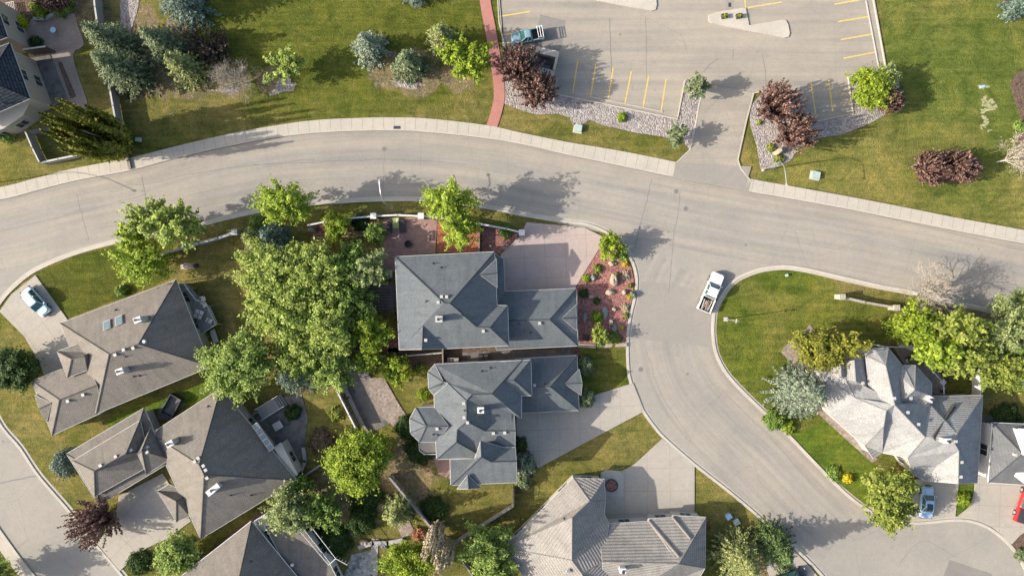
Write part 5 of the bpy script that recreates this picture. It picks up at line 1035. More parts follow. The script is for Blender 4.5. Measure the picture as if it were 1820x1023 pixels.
bx('storage_bench', 'bright blue cushioned box bench against the left wall of the blue grey house', 'bench', 691, 487, [('base', 'trim', [(-.62, -.55, 0, .62, .55, .45)]), ('cushion', 'bluevinyl', [(-.6, -.5, .45, .35, .5, .58)]), ('backrest', 'white', [(.36, -.55, .45, .44, .55, .9)]), ('rail', 'white', [(.52, -.6, .2, .58, .6, .9)])])
bx('pergola', 'dark louvred pergola over the side patio of the blue grey house', 'pergola', 680, 530, [('slat', 'dark', [(-1.9, -2.1 + i * .42, 2.3, 1.9, -1.95 + i * .42, 2.42) for i in range(11)]), ('beam', 'dark', [(-2.0, -2.3, 2.15, -1.85, 2.5, 2.3), (1.85, -2.3, 2.15, 2.0, 2.5, 2.3)])] + [('post', 'dark', [(x, y, 0, x + .14, y + .14, 2.15)]) for x in (-2., 1.86) for y in (-2.2, 2.3)])
for px, lb in ((854.7, 'brown wheelie bin by the side path, left of the pair'), (864, 'brown wheelie bin by the side path, right of the pair')):
    bx('wheelie_bin', lb, 'bin', px, 633, [('body', 'wood', [(-.28, -.34, .08, .28, .34, .95)]), ('lid', 'dark', [(-.31, -.38, .95, .31, .36, 1.02)]), ('handle', 'dark', [(-.25, .38, .85, .25, .43, .9)]), ('wheel', 'black', [(-.3, .25, 0, -.24, .42, .16)]), ('wheel', 'black', [(.24, .25, 0, .3, .42, .16)])])
bx('air_conditioner', 'grey air conditioning unit between the two blue grey houses', 'air conditioner', 806, 640, [('cabinet', 'fencegrey', [(-.8, -.45, 0, .8, .45, .9)]), ('grille', 'dark', [(-.6, -.35, .9, .1, .35, .93)])])
# back deck of B
r = empty('back_deck', P(366, 545)); tag(r, 'grey raised back deck with stairs behind the brown grey bungalow', 'deck'); W_ = lambda x, y, z: tuple(Vector(P(x, y, 0)) - r.location + Vector((0, 0, z)))
MB().rings([[W_(x, y, z) for x, y in ((342, 540), (364, 532), (380, 543), (395, 575), (365, 590))] for z in (1.2, 1.35)]).build('deck_floor', M['deck'], r)
MB().rings([[W_(x, y, z) for x, y in ((322, 505), (340, 503), (352, 512), (334, 522))] for z in (1.9, 2.05)]).build('landing', M['deck'], r)
for i in range(7): t = i / 7; MB().rings([[W_(x + 16 * t, y + 26 * t, 1.85 - .1 * i + z) for x, y in ((335, 512), (349, 508), (351, 512), (337, 516))] for z in (0, .06)]).build('stair_tread', M['deck'], r)
m = MB(); pp = [W_(*q_) for q_ in ((344, 503, 2.9), (349, 512, 2.8), (356, 524, 2.5), (363, 534, 2.3))]; m.path(pp, .07); pp2 = [W_(*q_) for q_ in ((364, 532, 2.3), (381, 543, 2.3), (396, 575, 2.3), (370, 592, 2.3))]; m.path(pp2, .04)
for p in pp + pp2: m.tube(p, (p[0], p[1], 0), .04)
m.build('deck_rail', M['trim'], r)
MB().rings([[W_(x, y, z) for x, y in ((376, 588), (384, 583), (392, 606), (383, 610))] for z in (.5, .6)]).build('lower_step', M['trim'], r)
bx('garden_table', 'square pale slatted table on the grey raised deck', 'table', 364.5, 557, [('table_top', 'trim', [(-.6, -.6, .68, -.05, -.05, .74), (.05, -.6, .68, .6, -.05, .74), (-.6, .05, .68, -.05, .6, .74), (.05, .05, .68, .6, .6, .74)])] + [('leg', 'dark', [(x, y, 0, x + .06, y + .06, .68)]) for x in (-.5, .44) for y in (-.5, .44)], -22, 1.35)
for px, py, a, lb in ((371, 531, 10, 'pale cushioned armchair at the top edge of the raised deck'), (374, 541, 30, 'white garden chair on the raised deck between the armchair and the table'), (383, 569, 60, 'pale garden chair on the lower corner of the raised deck')):
    bx('garden_chair', lb, 'chair', px, py, [('seat', 'trim', [(-.32, -.3, .38, .32, .3, .46)]), ('backrest', 'trim', [(-.32, .3, .38, .32, .38, .85)])] + [('leg', 'dark', [(x, y, 0, x + .05, y + .05, .38)]) for x in (-.3, .25) for y in (-.28, .3)], a, 1.35 if px != 374 else 1.35)
bx('garden_table', 'square pale table on the shaded stone patio', 'table', 497, 754, [('table_top', 'trim', [(-.65, -.55, .7, .65, .55, .76)])] + [('leg', 'dark', [(x, y, 0, x + .06, y + .06, .7)]) for x in (-.55, .49) for y in (-.45, .39)], 30)
r = empty('stone_bench', P(516, 714)[:2] + (.09,)); tag(r, 'curved pale stone bench at the top of the shaded patio', 'bench'); MB().rings([[(math.cos(a) * q, math.sin(a) * q, z) for q, a in [(2.2, t) for t in np.linspace(2.9, 3.6, 8)] + [(1.75, t) for t in np.linspace(3.6, 2.9, 8)]] for z in (.38, .48)]).build('seat', M['trim'], r)
for a in (3.0, 3.5): MB().box(-.18, -.15, 0, .18, .15, .38, a, (math.cos(a) * 1.97, math.sin(a) * 1.97)).build('leg', M['trim'], r)
MB_ = MB(); r = empty('raised_deck', P(488, 720)); tag(r, 'small timber deck with steps at the corner of the large grey brown roof', 'deck'); MB().box(-2.2, -.9, 0, .8, .9, .9, R(32)).build('deck_floor', M['deck'], r)
for i in range(3): MB().box(.8 + i * .3, -.9, 0, 1.1 + i * .3, .9, .7 - .22 * i, R(32)).build('step', M['fencegrey'], r)
for y in (-.85, .9): MB().box(-2.2, y - .04, 1.75, 1.7, y, 1.82, R(32)).box(-2.2, y - .04, .9, -2.14, y, 1.75, R(32)).box(1.64, y - .04, 0, 1.7, y, 1.75, R(32)).build('rail', M['white'], r)
# furniture on H's deck, hot air grill, pool tub at the right edge, shed frame between B and C
bx('garden_chair', 'red cushioned chair on the back deck of the pale shake roofed house', 'chair', 1612, 628, [('seat', 'brick', [(-.35, -.35, .35, .35, .35, .5)]), ('backrest', 'brick', [(-.35, .35, .35, .35, .45, .95)])] + [('leg', 'dark', [(x, y, 0, x + .05, y + .05, .35)]) for x in (-.32, .27) for y in (-.32, .27)], -30, 1.5)
bx('barbecue', 'black barbecue grill on the back deck of the pale shake roofed house', 'barbecue', 1604, 634, [('body', 'black', [(-.6, -.3, .3, .6, .3, .95)]), ('lid', 'dark', [(-.4, -.28, .95, .4, .28, 1.15)]), ('side_shelf', 'metal', [(-.95, -.25, .85, -.61, .25, .9)])] + [('leg', 'dark', [(x, y, 0, x + .06, y + .06, .3)]) for x in (-.55, .49) for y in (-.25, .2)], 20, 1.5)
bx('garden_chair', 'dark teal chair at the lower right end of the deck', 'chair', 1660, 690, [('seat', 'cushion', [(-.3, -.3, .38, .3, .3, .5)]), ('backrest', 'trim', [(-.3, .3, .38, .3, .36, .95)])] + [('leg', 'dark', [(x, y, 0, x + .05, y + .05, .38)]) for x in (-.28, .23) for y in (-.28, .24)], 10, 1.5)
r = empty('paddling_pool', P(1832, 686)); tag(r, 'small blue pool at the right edge behind the leafy trees', 'pool'); MB().rings([[(math.cos(a) * q, math.sin(a) * q, z) for a in np.linspace(0, 6.283, 25)[:-1]] for q, z in ((1.2, 0), (1.2, .5), (1.08, .5), (1.08, .3))]).build('pool_wall', M['bluevinyl'], r); MB().tube((0, 0, .3), (0, 0, .4), 1.08, 1.08, 24).build('pool_water', M['bluevinyl'], r)
r = empty('black_planter', P(310, 719)); tag(r, 'dark slatted cold frame standing between the two brown roofed houses', 'cold frame'); MB().box(-1.5, -.9, 0, 1.5, -.8, 1.1, R(62)).box(-1.5, .8, 0, 1.5, .9, 1.1, R(62)).box(-1.5, -.8, 0, -1.4, .8, 1.1, R(62)).box(1.4, -.8, 0, 1.5, .8, 1.1, R(62)).build('frame', M['dark'], r); MB().box(-1.4, -.8, 0, 1.4, .8, .5, R(62)).build('soil', M['slate'], r)
slab('patio', [(283, 727), (303, 705), (316, 707), (330, 718), (300, 745), (280, 745)], M['slate'], 0, .06)
r = empty('planter_ring', P(1086.5, 861)[:2] + (.15,)); tag(r, 'round dark metal tree planter on the pale paved entry pad', 'planter'); MB().rings([[(math.cos(a) * q, math.sin(a) * q, z) for a in np.linspace(0, 6.283, 29)[:-1]] for q, z in ((.92, 0), (.92, .2), (.8, .2), (.8, .12))]).build('ring', M['dark'], r); MB().tube((0, 0, .0), (0, 0, .13), .8, .8, 24).build('soil', M['redmulch'], r)
for a in range(5): MB().rings([[(math.cos(t) * .14 + .5 * math.cos(a * 1.257), math.sin(t) * .14 + .5 * math.sin(a * 1.257), z) for t in np.linspace(0, 6.283, 9)[:-1]] for z in (.13, .22)]).build('stone', M['brick'], r)
r = empty('clothes_post', P(328, 500)); tag(r, 'slim white post standing in the lawn at the corner of the bungalow', 'post'); MB().tube((0, 0, 0), (0, 0, 2.6), .05, .05, 8).build('pole', M['white'], r); MB().box(-.4, -.03, 2.5, .4, .03, 2.56, R(80)).build('crossbar', M['white'], r)
o = MB().rings([rrect(-.4, .4, .2, .02, .1), rrect(-.36, .36, .16, .10, .1)]).build('sprinkler_cover', M['psilver']); o.location = P(1746, 154); o.rotation_euler = (0, 0, R(15)); tag(o, 'small blue cover lying on the bare patches of the park lawn', 'cover')
# patio umbrella lid on A patio
r = empty('round_table', P(100.5, 57)[:2] + (.08,)); tag(r, 'small round pale blue table on the tan paver patio', 'table'); MB().tube((0, 0, .68), (0, 0, .72), .42, .42, 20).build('table_top', M['psilver'], r); MB().tube((0, 0, 0), (0, 0, .68), .05).build('leg', M['metal'], r)
bx('garden_trellis', 'white slatted garden grate above the yellow green bush', 'trellis', 24, 16, [('slat', 'trim', [(-.5 + i * .25, -.7, .5, -.42 + i * .25, .7, .56) for i in range(5)]), ('frame', 'trim', [(-.6, -.75, .45, .65, -.65, .55), (-.6, .65, .45, .65, .75, .55)])] + [('leg', 'trim', [(x, y, 0, x + .07, y + .07, .45)]) for x in (-.58, .55) for y in (-.72, .62)], 10)
# hot tub barrel between H and I
r = empty('water_butt', P(1749, 743)); tag(r, 'round grey water barrel in the gap between the shake roof and charcoal roof', 'barrel'); MB().tube((0, 0, 0), (0, 0, 1.0), .6, .65, 18).build('barrel', M['metal'], r); MB().tube((0, 0, 1.0), (0, 0, 1.06), .66, .6, 18).build('lid', M['dark'], r)

# person lying on the lawn on a towel
def person_lying(px, py, rz):
    r = empty('person', P(px, py)[:2] + (.02,), R(rz)); tag(r, 'person lying face down on a towel on the lawn, bare back and pale patterned trousers', 'person')
    sk, _n, b = new_mat('skin', .55); b.inputs['Base Color'].default_value = (.55, .32, .22, 1)
    V = {'pel': (0, 0, .13), 'sp': (.2, 0, .14), 'ch': (.42, 0, .15), 'nk': (.60, 0, .15), 'hd': (.72, .02, .15), 'h2': (.82, .03, .14), 'sL': (.52, .18, .14), 'eL': (.62, .40, .08), 'wL': (.86, .30, .07), 'sR': (.52, -.18, .14), 'eR': (.56, -.42, .08), 'wR': (.80, -.40, .07),
         'hL': (-.06, .09, .12), 'kL': (-.47, .13, .08), 'aL': (-.88, .12, .07), 'fL': (-1.02, .13, .04), 'hR': (-.06, -.09, .12), 'kR': (-.47, -.12, .08), 'aR': (-.88, -.15, .07), 'fR': (-1.02, -.16, .04)}
    Rd = {'pel': (.15, .11), 'sp': (.13, .095), 'ch': (.16, .11), 'nk': (.055, .055), 'hd': (.085, .09), 'h2': (.075, .08), 'sL': (.065, .06), 'eL': (.042, .042), 'wL': (.03, .03), 'sR': (.065, .06), 'eR': (.042, .042), 'wR': (.03, .03), 'hL': (.10, .095), 'kL': (.062, .06), 'aL': (.042, .04), 'fL': (.045, .03), 'hR': (.10, .095), 'kR': (.062, .06), 'aR': (.042, .04), 'fR': (.045, .03)}
    Ed = 'pel-sp sp-ch ch-nk nk-hd hd-h2 ch-sL sL-eL eL-wL ch-sR sR-eR eR-wR pel-hL hL-kL kL-aL aL-fL pel-hR hR-kR kR-aR aR-fR'.split()
    for s, wn in ((1, 'wL'), (-1, 'wR')):
        wx, wy, wz = V[wn]; pn = 'p' + wn; V[pn] = (wx + .07, wy - s * .01, wz - .02); Rd[pn] = (.036, .02); Ed.append(wn + '-' + pn)
        for i, (dy, ln) in enumerate(((-.03, .075), (-.01, .085), (.012, .08), (.033, .06))):
            f1, f2 = 'f%d' % i + wn, 'g%d' % i + wn; V[f1] = (wx + .07 + ln * .55, wy + dy, wz - .015); V[f2] = (wx + .07 + ln, wy + dy * 1.1, wz - .035); Rd[f1] = Rd[f2] = (.009, .009); Ed += [pn + '-' + f1, f1 + '-' + f2]
        t = 't' + wn; V[t] = (wx + .07, wy - s * .06, wz - .03); Rd[t] = (.01, .01); Ed.append(pn + '-' + t)
    nm = list(V); me = bpy.data.meshes.new('body'); me.from_pydata([V[k] for k in nm], [tuple(nm.index(x) for x in e.split('-')) for e in Ed], []); o = bpy.data.objects.new('body', me); C.objects.link(o); o.parent = r; me.materials.append(sk)
    o.modifiers.new('skin', 'SKIN'); sv_ = me.skin_vertices[0].data if me.skin_vertices else None
    if not me.skin_vertices:
        import bmesh
        bm = bmesh.new(); bm.from_mesh(me); ly = bm.verts.layers.skin.verify()
        for v in bm.verts: v[ly].radius = Rd[nm[v.index]]; v[ly].use_root = (v.index == 0)
        bm.to_mesh(me); bm.free()
    else:
        for k, s_ in zip(nm, sv_): s_.radius = Rd[k]
    sb = o.modifiers.new('sub', 'SUBSURF'); sb.levels = 1; sb.render_levels = 1
    tr = MB()
    for s in (1, -1):
        tr.tube((.10, s * .04, .13), (-.07, s * .09, .125), .13, .125, 12, False).tube((-.07, s * .09, .125), (-.47, s * .125, .085), .125, .085, 12, False).tube((-.47, s * .125, .085), (-.86, s * .135, .07), .085, .065, 12)
    tr.build('trousers', m_gravel('patterned_cloth', [(.55, .5, .44), (.70, .66, .6), (.42, .36, .31)], 14, .005), r, True)
    hr = MB(); hr.rings([[(.79 + .10 * math.cos(a) * c, .025 + .105 * math.sin(a) * c, z) for a in np.linspace(0, 6.283, 13)[:-1]] for c, z in ((.9, .12), (1.05, .17), (.85, .225), (.4, .25))]); hr.build('hair', M['black'], r, True); return r
person_lying(335, 473, 2)
o = MB().rings([rrect(-1.05, 1.0, .42, .004, .03), rrect(-1.05, 1.0, .42, .02, .03)]).build('beach_towel', m_plain('towel', (.50, .44, .38), .95, var=.25)); o.location = P(334, 473)[:2] + (0,); o.rotation_euler = (0, 0, R(2)); tag(o, 'pale beach towel on the lawn under the lying person', 'towel')
r = empty('bag', P(349, 472), R(10)); tag(r, 'black bag on the lawn beyond the head of the lying person', 'bag'); MB().rings([rrect(-.32, .35, .26, 0, .1), rrect(-.34, .36, .27, .18, .12), rrect(-.2, .22, .14, .3, .1)]).build('bag_body', M['black'], r); MB().path([(-.2, -.1, .28), (-.1, -.12, .42), (.1, -.12, .42), (.2, -.1, .28)], .02, 6).build('strap', M['dark'], r)

# ================================================================ planting
def rock(px, py, rx, ry, h, label, mat='boulder', rot=0):
    n = 14; rings = []
    for c, z in ((1, -.05), (1.04, h * .35), (.82, h * .75), (.42, h)):
        rings.append([(rx / PPM * c * math.cos(t) * (1 + .14 * math.sin(3 * t + px)), ry / PPM * c * math.sin(t) * (1 + .12 * math.cos(2 * t + py)), z * (1 + .12 * math.sin(2 * t + py))) for t in np.linspace(0, 6.283, n + 1)[:-1]])
    o = MB().rings(rings).build('boulder', M[mat]); o.location = P(px, py)[:2] + (.06,); o.rotation_euler = (0, 0, rot); return tag(o, label, 'boulder')
for a in ((1090.7, 497, 6.5, 12, 1.0, 'largest tan boulder in the middle of the red rock garden'), (1053.6, 493, 5, 5.5, .6, 'grey boulder beside the green shrub at the driveway edge of the red rock garden', 'grey_rock'), (1083.6, 519, 8.5, 5, .55, 'long pale boulder lying below the largest boulder'), (1109, 519, 4, 4.5, .6, 'small pale boulder beside the blue green shrub at the kerb'), (1050.7, 527, 4.5, 3.5, .4, 'pale boulder half in shade near the garage corner'), (1087, 468, 6, 4.5, .5, 'pale boulder at the foot of the bright green young tree'),
          (1091.4, 549, 4, 3.5, .5, 'pointed pale boulder in the lower middle of the red rock garden'), (1038.6, 564, 4.8, 7.5, .5, 'grey green boulder in the shade beside the garage wall', 'grey_rock'), (1075, 556, 5.5, 11, .35, 'tall flat grey slab beside the bright lime shrub', 'grey_rock'), (1085.7, 572, 4, 6, .6, 'upright cream boulder above the round grey one'), (1092, 582, 4, 6, .5, 'rounded grey boulder near the bottom of the red rock garden', 'grey_rock'), (1384, 269, 12, 5, .9, 'long tan boulder under the purple trees by the curved lamp', 'boulder', R(30)), (871, 437, 4, 3, .4, 'small pale boulder in the red bed left of the driveway'), (897, 441, 5, 3.5, .4, 'flat pale boulder at the lower left driveway corner'),
          (557, 409, 8, 5, .7, 'large grey boulder between the two trees behind the white fence', 'grey_rock'), (648, 398, 9, 4, .4, 'flat grey boulder in the shaded bed under the white fence', 'grey_rock'), (683, 968, 6, 6, .5, 'rounded grey boulder beside the garden steps', 'grey_rock'), (648, 963, 9, 6, .6, 'pale boulder left of the garden steps'), (1628, 297, 6, 5, .4, 'pale rock at the left end of the purple shrubs in the park')):
    rock(*a)
for a in ((1110.7, 468.6, 6, .5, 'yellow', 'bright yellow shrub at the upper kerb of the red rock garden'), (1121, 507, 5, .45, 'gold', 'small golden shrub against the kerb right of the largest boulder'), (1043, 495, 8, .8, 'bright', 'bright green shrub left of the grey boulder by the driveway'), (1063, 478, 9, .7, 'olive', 'loose olive brown shrub upper left in the red rock garden'), (1038, 521, 9, .6, 'deep', 'dark shaded shrub beside the garage roof corner'), (1061, 535, 7, .6, 'deep', 'round dark green shrub in shade left of the flat slab'), (1126, 523, 7, .8, 'blue', 'blue green shrub leaning over the kerb'), (1118.5, 527, 5, .5, 'yellow', 'yellow shrub touching the blue green shrub at the kerb'),
          (1061, 563, 11, 1.1, 'lime', 'bright lime shrub beside the tall flat grey slab'), (1106, 582, 4, .4, 'yellow', 'small yellow shrub at the lower kerb of the red rock garden'), (1113, 561, 6, .5, 'olive', 'olive shrub at the kerb halfway down the red rock garden'), (1096, 488, 5, .7, 'olive', 'small green shrub growing on top of the largest boulder'), (1113, 489, 10, .35, 'straw', 'patch of pale straw stems right of the largest boulder'), (1113, 547, 9, .35, 'straw', 'patch of pale straw stems beside the lower kerb'), (1090, 602, 16, .5, 'olive', 'low olive ground shrub right of the two lobed small tree'), (1042, 600, 7, .4, 'brown', 'low brown shrub in shade near the garage lower corner')):
    shrub(*a, size=.11)
for a in ((1106, 208, 9, .8, 'bright', 'round green shrub alone in the pale rock bed'), (1350, 217, 5, .5, 'olive', 'small olive shrub at the left edge of the right rock bed'), (1371, 262, 8, .6, 'olive', 'low olive shrub left of the long tan boulder'), (1385, 282, 9, .6, 'olive', 'low olive shrub below the long tan boulder'), (214, 517, 11, 1.0, 'mid', 'small round green shrub beside the bungalow roof edge'), (1508, 850, 9, .9, 'yellow', 'bright yellow shrub on the lush strip near the cul-de-sac'), (1715, 888, 13, 1.2, 'bright', 'clipped round green shrub on the lawn wedge between two driveways'), (30, 39, 15, 1.6, 'chart', 'yellow green round bush at the top left corner'),
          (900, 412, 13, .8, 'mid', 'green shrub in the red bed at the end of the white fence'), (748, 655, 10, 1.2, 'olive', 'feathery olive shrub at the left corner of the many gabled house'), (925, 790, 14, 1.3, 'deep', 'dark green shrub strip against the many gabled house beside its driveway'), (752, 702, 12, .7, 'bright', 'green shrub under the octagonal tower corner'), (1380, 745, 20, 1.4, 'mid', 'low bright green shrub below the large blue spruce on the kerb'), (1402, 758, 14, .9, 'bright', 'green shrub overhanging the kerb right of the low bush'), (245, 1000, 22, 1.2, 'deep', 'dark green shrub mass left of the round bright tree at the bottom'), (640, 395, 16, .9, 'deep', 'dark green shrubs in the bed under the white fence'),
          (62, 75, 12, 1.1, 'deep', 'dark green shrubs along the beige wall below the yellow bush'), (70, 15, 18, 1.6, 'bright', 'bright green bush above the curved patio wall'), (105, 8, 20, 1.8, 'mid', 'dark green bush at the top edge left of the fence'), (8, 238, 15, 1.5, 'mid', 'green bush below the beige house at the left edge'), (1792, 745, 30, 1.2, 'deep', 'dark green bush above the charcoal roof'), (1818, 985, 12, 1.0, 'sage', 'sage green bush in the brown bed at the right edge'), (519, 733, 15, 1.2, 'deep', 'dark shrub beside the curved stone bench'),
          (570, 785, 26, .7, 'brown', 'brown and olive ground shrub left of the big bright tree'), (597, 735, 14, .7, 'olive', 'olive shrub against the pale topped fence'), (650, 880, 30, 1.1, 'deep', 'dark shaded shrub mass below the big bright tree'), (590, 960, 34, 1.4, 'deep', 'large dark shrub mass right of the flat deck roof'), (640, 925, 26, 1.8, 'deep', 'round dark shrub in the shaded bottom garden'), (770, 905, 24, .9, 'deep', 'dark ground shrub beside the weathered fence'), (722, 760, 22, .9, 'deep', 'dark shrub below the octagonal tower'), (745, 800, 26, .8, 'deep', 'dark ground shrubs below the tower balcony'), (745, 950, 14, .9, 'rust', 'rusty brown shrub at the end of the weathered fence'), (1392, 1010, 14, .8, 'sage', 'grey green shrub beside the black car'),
          (1815, 225, 12, .7, 'mid', 'green shrub in the mulch ring at the right edge'), (1484, 840, 15, .5, 'mid', 'dark green low shrub near the yellow shrub on the lush strip'), (1255, 935, 9, .5, 'rust', 'rusty shrub left of the olive spruce'), (622, 768, 14, .8, 'olive', 'olive shrub at the lower end of the pale topped fence'), (455, 395, 14, 1.2, 'mid', 'green shrub on the verge beside the lamp')):
    shrub(*a)
# spruces and other conifers
for a in ((240, 138, 46, 10.5, 'spruce', 'large grey green spruce rooted beside the long board fence'), (222, 88, 42, 10, 'spruce', 'grey green spruce overlapping the long board fence, upper left of the group'), (308, 92, 40, 9, 'spruce', 'slender grey green spruce right of the board fence'), (345, 132, 38, 8.5, 'yspruce', 'yellowish spruce lowest in the upper left group'), (342, 18, 48, 10, 'dspruce', 'dark blue spruce cut by the top edge'), (662, 95, 34, 7.5, 'blue', 'blue spruce above the pale gravel bed in the park'), (730, 123, 33, 7, 'spruce', 'grey green spruce between the blue spruce and the bright sparse tree'),
          (789, 81, 33, 7.5, 'yspruce', 'yellow green spruce above the bright sparse tree'), (532, 662, 38, 8, 'blue', 'grey blue spruce below the big tree group'), (712, 900, 32, 7, 'yspruce', 'olive spruce beside the weathered fence at the bottom'), (1408, 690, 54, 10, 'blue', 'very large pale blue spruce beside the shake roofed house'), (1303, 975, 52, 9, 'yspruce', 'large olive spruce at the bottom beside the tan tile roof'), (1364, 958, 42, 8.5, 'dgreen', 'dark green spruce right of the large olive spruce'),
          (492, 424, 34, 6, 'dspruce', 'dark blue spruce behind the lime tree on the verge'), (1795, 20, 24, 6, 'dspruce', 'dark spruce in the mulch ring at the top right corner'), (740, -8, 24, 7, 'dspruce', 'dark spruce cut by the top edge left of the red footpath'), (458, 425, 22, 5.5, 'yspruce', 'olive spruce on the garden side of the verge left of the dark blue spruce')):
    conifer(*a, full=.85, dens=1.0)
for a in ((1040, 650, 15, 2.2, 'sage', 'pale blue green shrub at the upper corner of the lower garage roof'), (1042, 708, 15, 2.2, 'sage', 'pale blue green shrub at the lower corner of the lower garage roof'), (934, 826, 18, 2.6, 'blue', 'dark blue green shrub at the driveway corner of the many gabled house'), (930, 852, 16, 2, 'sage', 'pale sage shrub below the dark blue green shrub'), (112, 824, 22, 2.6, 'dspruce', 'dome shaped dark blue shrub at the corner of the grey brown house')):
    shrub(*a, size=.15, sy=1.15)
# purple trees
for a in ((922, 118, 40, 6, 'purple plum tree next to the red footpath and the pale blue pickup'), (955, 160, 34, 5.5, 'purple plum tree below the rubbish enclosure'), (1385, 185, 40, 6.5, 'purple plum tree left of the two right hand stalls'), (1415, 235, 36, 6, 'purple plum tree above the curved lamp'), (1580, 178, 24, 3.6, 'small purple plum tree beside the bright green tree in the park'), (1657, 297, 34, 3.6, 'purple shrub tree in the park, left of the pair'), (1708, 295, 30, 3.6, 'purple shrub tree in the park, right of the pair'), (166, 930, 44, 6, 'purple plum tree at the driveway of the lower left house'), (92, -8, 28, 4, 'purple plum tree at the top left edge')):
    plum(a[0], a[1], a[2] * 1.14, a[3], a[4])
plum(372, 86, 44, 3, 'dark leafless brown thicket between the spruces', 'darkp', 'thicket_tree', 80)
# broad leaved trees
DOME = {(637, 820): 1, (316, 984): .9, (30, 655): .8, (1548, 158): .9, (514, 905): .6, (706, 658): .7, (1624, 572): .7, (428, 650): .5, (-2, 668): .8}
T_ = [(508, 362, 46, 10, 'lime', 'lime green tree left of the street lamp on the road verge', .15), (800, 362, 42, 9, 'lime', 'lime green tree over the white fence right of the street lamp', .15), (818, 408, 34, 8, 'lime', 'lime green tree over the orange mulch bed', .2),
      (252, 466, 46, 6.5, 'lime', 'bright lime tree beside the bungalow and the low pale fence', .1),
      (492, 482, 62, 8.5, 'group', 'bright green tree at the upper left of the big tree group', .1), (560, 492, 60, 9, 'group', 'mid green tree in the upper middle of the big tree group', .1), (508, 556, 60, 9, 'group', 'bright green tree at the left of the big tree group', .1), (580, 575, 60, 9.5, 'group', 'green tree in the middle of the big tree group', .1), (622, 470, 36, 7, 'mid', 'mid green tree above the patio pergola', .1), (535, 618, 52, 8, 'group', 'green tree at the bottom of the big tree group', .1),
      (658, 478, 36, 7.5, 'pale', 'pale cream leaved tree beside the red patio', .1), (662, 592, 36, 7, 'bright', 'bright green tree left of the blue grey house', .1), (656, 640, 26, 5, 'lime', 'small lime tree above the shaded terrace', .1), (625, 530, 42, 7.5, 'mid', 'green tree between the tree group and the pergola', .1), (668, 414, 20, 3.5, 'mid', 'small green tree at the corner of the red patio', .1), (600, 400, 26, 3.5, 'bright', 'low bright green tree behind the white fence', .1), (474, 525, 38, 7.5, 'group', 'green tree at the outer left edge of the big tree group', .1),
      (428, 650, 66, 9.5, 'leafy', 'large leafy green tree over the corner of the bungalow and the grey brown roof', .15), (588, 650, 44, 7.5, 'leafy', 'green tree above the pale topped fence', .1), (706, 658, 28, 3.8, 'bright', 'bright green tree left of the many gabled house', .05), (637, 820, 60, 9, 'bright', 'big dense bright green round tree in the lower middle', .12),
      (514, 905, 42, 6.5, 'pale', 'pale yellow green tree over the flat deck roof', .15), (575, 905, 34, 5.5, 'mid', 'green tree between the pale tree and the dark garden', .1), (532, 868, 26, 4.5, 'mid', 'green tree at the lower right corner of the grey brown roof', .1), (862, 970, 42, 6.5, 'leafy', 'leafy green tree left of the tan tile roof', .1), (880, 1015, 40, 6, 'leafy', 'green tree at the bottom edge by the tan tile roof', .1), (728, 1000, 46, 7, 'bright', 'bright green tree at the bottom edge left of the dead trees', .1),
      (316, 984, 42, 5, 'leafy', 'round bright green tree beside the driveway at the bottom left', .08), (30, 655, 40, 5, 'deep', 'dense dark green tree at the left edge', .05), (-2, 668, 26, 5, 'deep', 'dark green tree cut by the left edge below the curved driveway', .05),
      (1084, 436, 22, 4.2, 'bright', 'bright green young tree at the top of the red rock garden', .2), (1103, 452, 14, 2.4, 'mid', 'small green tree beside the bright young tree', .1), (1066, 598, 19, 2.8, 'olive', 'two lobed yellow green small tree at the bottom of the red rock garden', .1),
      (1548, 158, 38, 4.6, 'bright', 'broad bright green tree at the corner of the parking lot', .05), (1572, 142, 24, 3.8, 'pale', 'pale leaved tree behind the broad bright tree', .1), (1624, 572, 40, 7.5, 'bright', 'bright green round tree above the deck railing', .1), (1785, 580, 46, 8.5, 'pale', 'tall pale grey green tree near the right edge', .1), (1812, 545, 36, 8, 'pale', 'pale grey green tree cut by the right edge', .1), (1770, 650, 46, 7.5, 'olive', 'olive green tree right of the tall white fence', .1), (1808, 630, 34, 7, 'mid', 'green tree at the right edge below the pale one', .1),
      (1580, 868, 40, 7, 'olive', 'leafy olive tree over the shake roof corner and the silver car', .12), (1572, 912, 34, 6.5, 'olive', 'leafy olive tree hanging over the cul-de-sac kerb', .15), (1600, 898, 22, 5, 'olive', 'leafy olive tree touching the silver car', .15), (-12, 1030, 40, 6, 'mid', 'tree at the bottom left corner whose shadow crosses the road', .1), (590, 625, 40, 6.5, 'group', 'green tree overlapping the grey blue spruce', .1)]
for (x, y, rp_, h_, lf, lb, hb_) in T_:
    leaf_tree(x, y, rp_ * (1.0 if lf == 'group' else 1.07), h_, lf, lb, hb=hb_, dens=.8 if lf == 'lime' else 1, ang=rng.random() * 3, sx=1, sy=.85 + .2 * rng.random(), size=.165, dome=DOME.get((x, y), .15), bark='greybark')
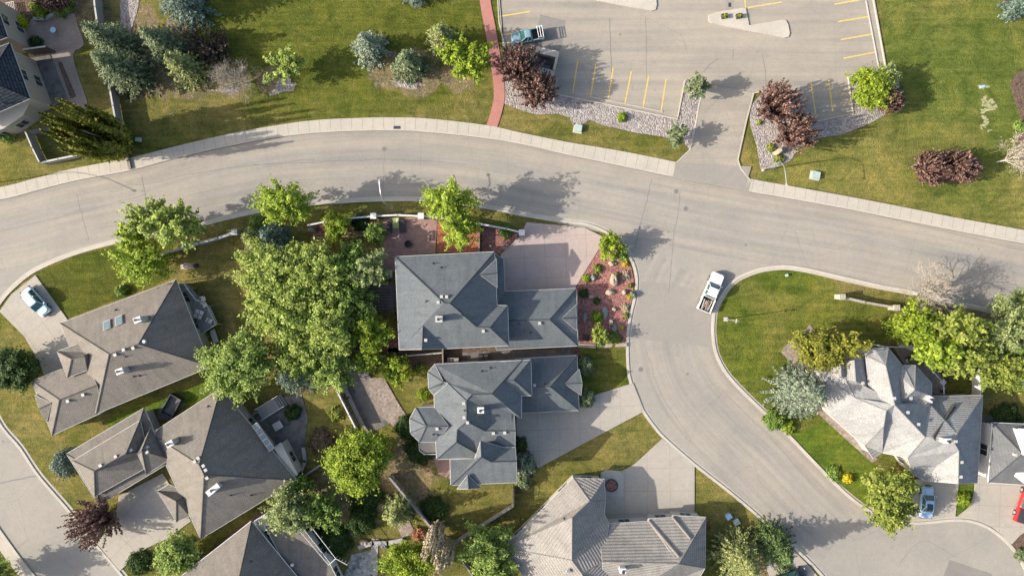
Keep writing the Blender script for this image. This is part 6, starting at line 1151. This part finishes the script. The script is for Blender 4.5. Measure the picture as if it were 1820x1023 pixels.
for a in ((272, 392, 50, 10, 'group', 'sparse lime tree leaning over the road, left of the two crowns'), (322, 402, 44, 10, 'group', 'sparse pale tree leaning over the road, right of the two crowns'), (826, 108, 50, 6.5, 'bright', 'bright sparse tree beside the red footpath'), (505, 116, 38, 5, 'group', 'pale yellow sparse tree in the park bed'), (1238, 156, 26, 4.5, 'sage', 'small sage tree at the upper end of the entrance kerb'), (1202, 240, 24, 4, 'sage', 'small sage tree at the lower end of the entrance kerb'), (236, 420, 32, 8, 'lime', 'thin olive tree on the road verge beside the sparse pair')):
    leaf_tree(*a[:6], hb=.25, dens=.72, loose=1, clr=.24, size=.2, bark='greybark', name='sparse_tree')
bare(412, 138, 36, 5, 'pale grey leafless tree beside the dark thicket', 'palebark', 'bud', 15, nbud=900, depth=5)
bare(1655, 522, 42, 7, 'leafless grey tree on the verge above the entrance wall', 'palebark', 'bud', 11, nbud=600, depth=5)
bare(1772, 288, 42, 6, 'white stemmed leafless tree right of the purple shrub trees', 'palebark', 'straw', 7, nbud=900, depth=5, base=True, lean=(2, .3))
poplar(212, 256, 44, 17, 'gold', 'tall golden poplar leaning over the beige house garden', ns=30, n=560, size=.25, spread=.55)
leaf_tree(1456, 618, 46, 7, 'gold', 'golden green clumpy tree over the pink gravel corner', hb=.05, sx=1.15, sy=.85, clr=.34, bark='palebark', dome=.9, size=.17); leaf_tree(1508, 612, 34, 9, 'gold', 'golden tree with pale bare upper limbs beside the shake roof', name='sparse_tree', hb=.3, dens=.5, loose=1, sx=1.1, sy=.75, size=.2, bark='palebark')
leaf_tree(1694, 580, 46, 10, 'olive', 'loose yellow green tree with pale stems above the deck', hb=.2, sx=1.15, sy=.75, dens=.7, loose=.6, bark='palebark'); leaf_tree(1662, 622, 42, 9, 'lime', 'yellow green tree with pale stems beside the deck railing', hb=.15, sx=1.1, sy=.8, dens=.85, loose=.3, bark='palebark'); leaf_tree(1712, 625, 44, 9, 'olive', 'lime green tree below the yellow green trees by the deck', hb=.15, dens=.85, loose=.3, bark='palebark')
# two dead standing trees
for px, py, h_, lb in ((779, 930, 15, 'dead straw coloured tree at the end of the weathered fence, left of the pair'), (797, 962, 13, 'dead straw coloured tree beside the pale fence, right of the pair')):
    poplar(px, py, 16, h_, 'straw', lb, 'dead_tree', ns=34, n=120, bark='palebark', size=.16, spread=.22)
